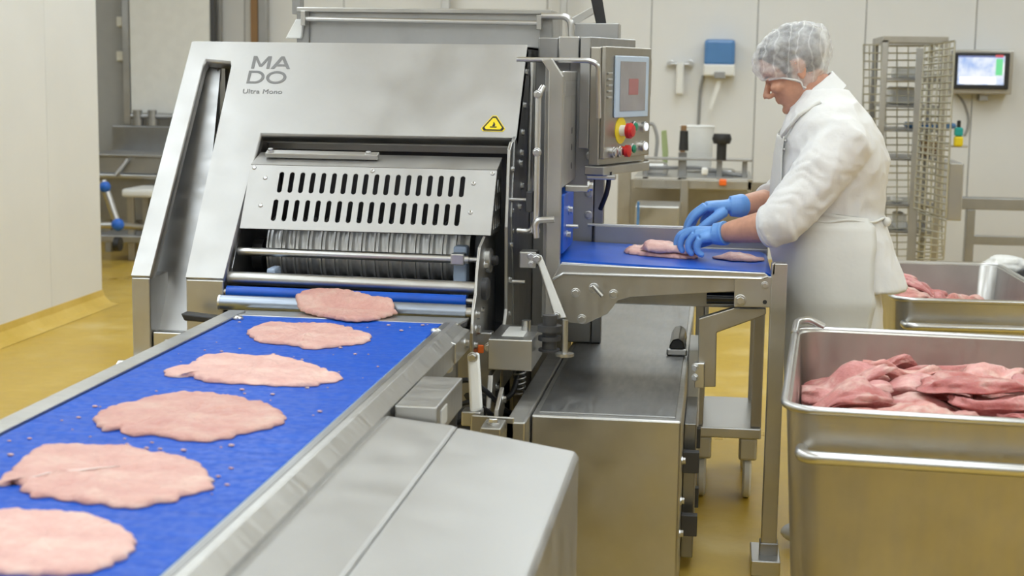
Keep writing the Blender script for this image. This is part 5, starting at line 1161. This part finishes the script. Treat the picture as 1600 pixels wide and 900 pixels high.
# ------------------------------------------------------------------ background at the left, seen past the partition
bb_ = struct(bpart('door_1', 'door_grey', None, (-4.983, 11.78, 0), (-4.637, 11.88, 3.4), .005))
for a, b in (((-4.722,11.74,1.786), (-4.66,11.74,1.708)), ((-4.728,11.74,1.518), (-4.666,11.74,1.443))): bb('door_hinge', 'beige_plastic', bb_, a, b, 11.72, 11.78, .006)
wb = thing('white_board', 'large white sliding board with steel edge beside the grey door', 'board', (-4.266, 11.7, 1.1))
bpart('board_panel', 'white_plastic', wb, (-4.598, 11.68, 1.035), (-3.946, 11.72, 3.3), .004)
bpart('edge_strip', 'steel', wb, (-4.656, 11.67, 0.95), (-4.603, 11.72, 3.3), .003); bpart('edge_strip', 'cast_dark', wb, (-3.941, 11.67, 0.95), (-3.91, 11.72, 3.3), .003)
tag(bpart('wall_pole', 'steel_grey', None, (-3.922 + .003, 11.74, .0), (-3.881, 11.8, 3.45), .003), 'slim grey pole fixed beside the white board', 'pole')
tag(bpart('brown_post', 'brown', None, (-3.634, 11.72, 0), (-3.577, 11.8, 3.45), .004), 'brown wooden post standing against the white wall', 'post')
tag(bpart('steel_post', 'steel_grey', None, (-3.572, 11.72, 0), (-3.505, 11.8, 3.45), .004), 'steel post standing beside the brown wooden post', 'post')
tag(bpart('roof_post', 'steel', None, (-2.132, 11.72, 0), (-2.068, 11.8, 3.45), .004), 'pale steel post behind the hopper of the machine', 'post')
tag(bpart('roof_post', 'steel', None, (-1.218, 11.72, 0), (-1.169, 11.8, 3.45), .004), 'pale steel post behind the bent pipe of the machine', 'post')
sk = thing('sink_unit', 'long stainless sink bench with backsplash below the white board', 'sink', (-4.295, 11.3, 0))
x0s, x1s = -4.699, -3.788
bpart('backsplash', 'steel_dark', sk, (-4.708, 11.55, 0.711), (x1s, 11.60, 0.94), .006)
bpart('sink_top', 'steel_grey', sk, (x0s, 11.0, 0.73), (x1s, 11.549, 0.749), .004); bpart('sink_front', 'steel_grey', sk, (x0s, 11.02, 0.606), (x1s, 11.06, 0.73), .006)
bpart('lower_lip', 'steel_bright', sk, (x0s, 10.98, 0.572), (x1s, 11.06, 0.601), .006); bpart('sink_body', 'steel_dark', sk, (x0s, 11.07, .25), (x1s, 11.5, 0.601), .006)
for xx in (x0s + .1, x1s - .2): bpart('leg', 'steel_grey', sk, (xx, 11.1, 0), (xx + .05, 11.15, .25), .003)
for q in ((-4.515,11.6,0.993), (-4.395,11.6,0.995)): bm = bmesh.new(); lathe(bm, [(0, .05), (.05, .05), (.05, .035), (.12, .035)], add(q, (0, 0, -.05)), (0, 0, 1), 16); obj('tap', bm, 'steel_grey', sk, 'auto')
tpart('tap_rail', 'steel_grey', sk, [(-4.567,11.6,1.017), (-4.176,11.6,1.019)], .018, 8)
tag(tpart('floor_squeegee', 'steel_bright', None, [(-4.452,10.967,0.589), (-4.361,10.997,0.713)], .014, 10), 'short steel rod leaning on the sink front', 'rod')
st = thing('step_stool', 'white topped step stool on the floor in front of the sink', 'stool', (-4.168, 10.8, 0))
xa, xb = -4.262, -3.911; zz_ = 0.524
bpart('seat', 'white_plastic', st, (xa, 10.6, zz_ - .06), (xb, 11.0, zz_), .02)
for lx, ly in ((xa + .03, 10.63), (xb - .08, 10.63), (xa + .03, 10.93), (xb - .08, 10.93)): bpart('leg', 'steel_warm', st, (lx, ly, 0), (lx + .05, ly + .04, zz_ - .061), .006)
bpart('step', 'steel_grey', st, (xa - .2, 10.55, .14), (xb, 10.9, .19), .006)
tt = thing('tube_trolley', 'steel tube trolley frame with blue corner caps standing near the step stool', 'trolley', (-4.173, 10.2, 0))
tpart('frame_tube', 'steel_bright', tt, [(-4.234,10.2,0.613), (-4.129,10.2,0.303)], .028, 12); tpart('frame_tube', 'steel', tt, [(-4.129,10.2,0.303), (-4.041,10.6,0.248)], .022, 12); tpart('frame_tube', 'steel', tt, [(-4.335,10.2,0.297), (-4.129,10.2,0.303)], .022, 12)
for q, r in (((-4.125,10.19,0.308), .045), ((-4.212,10.19,0.569), .04)): bm = bmesh.new(); ball(bm, q, (r, r, r)); obj('corner_cap', bm, 'blue_cap', tt, True)
cpart('wheel', 'black', tt, add((-4.131,10.2,0.231), (-.02, 0, -.06)), add((-4.131,10.2,0.231), (.02, 0, -.06)), .05, 16)
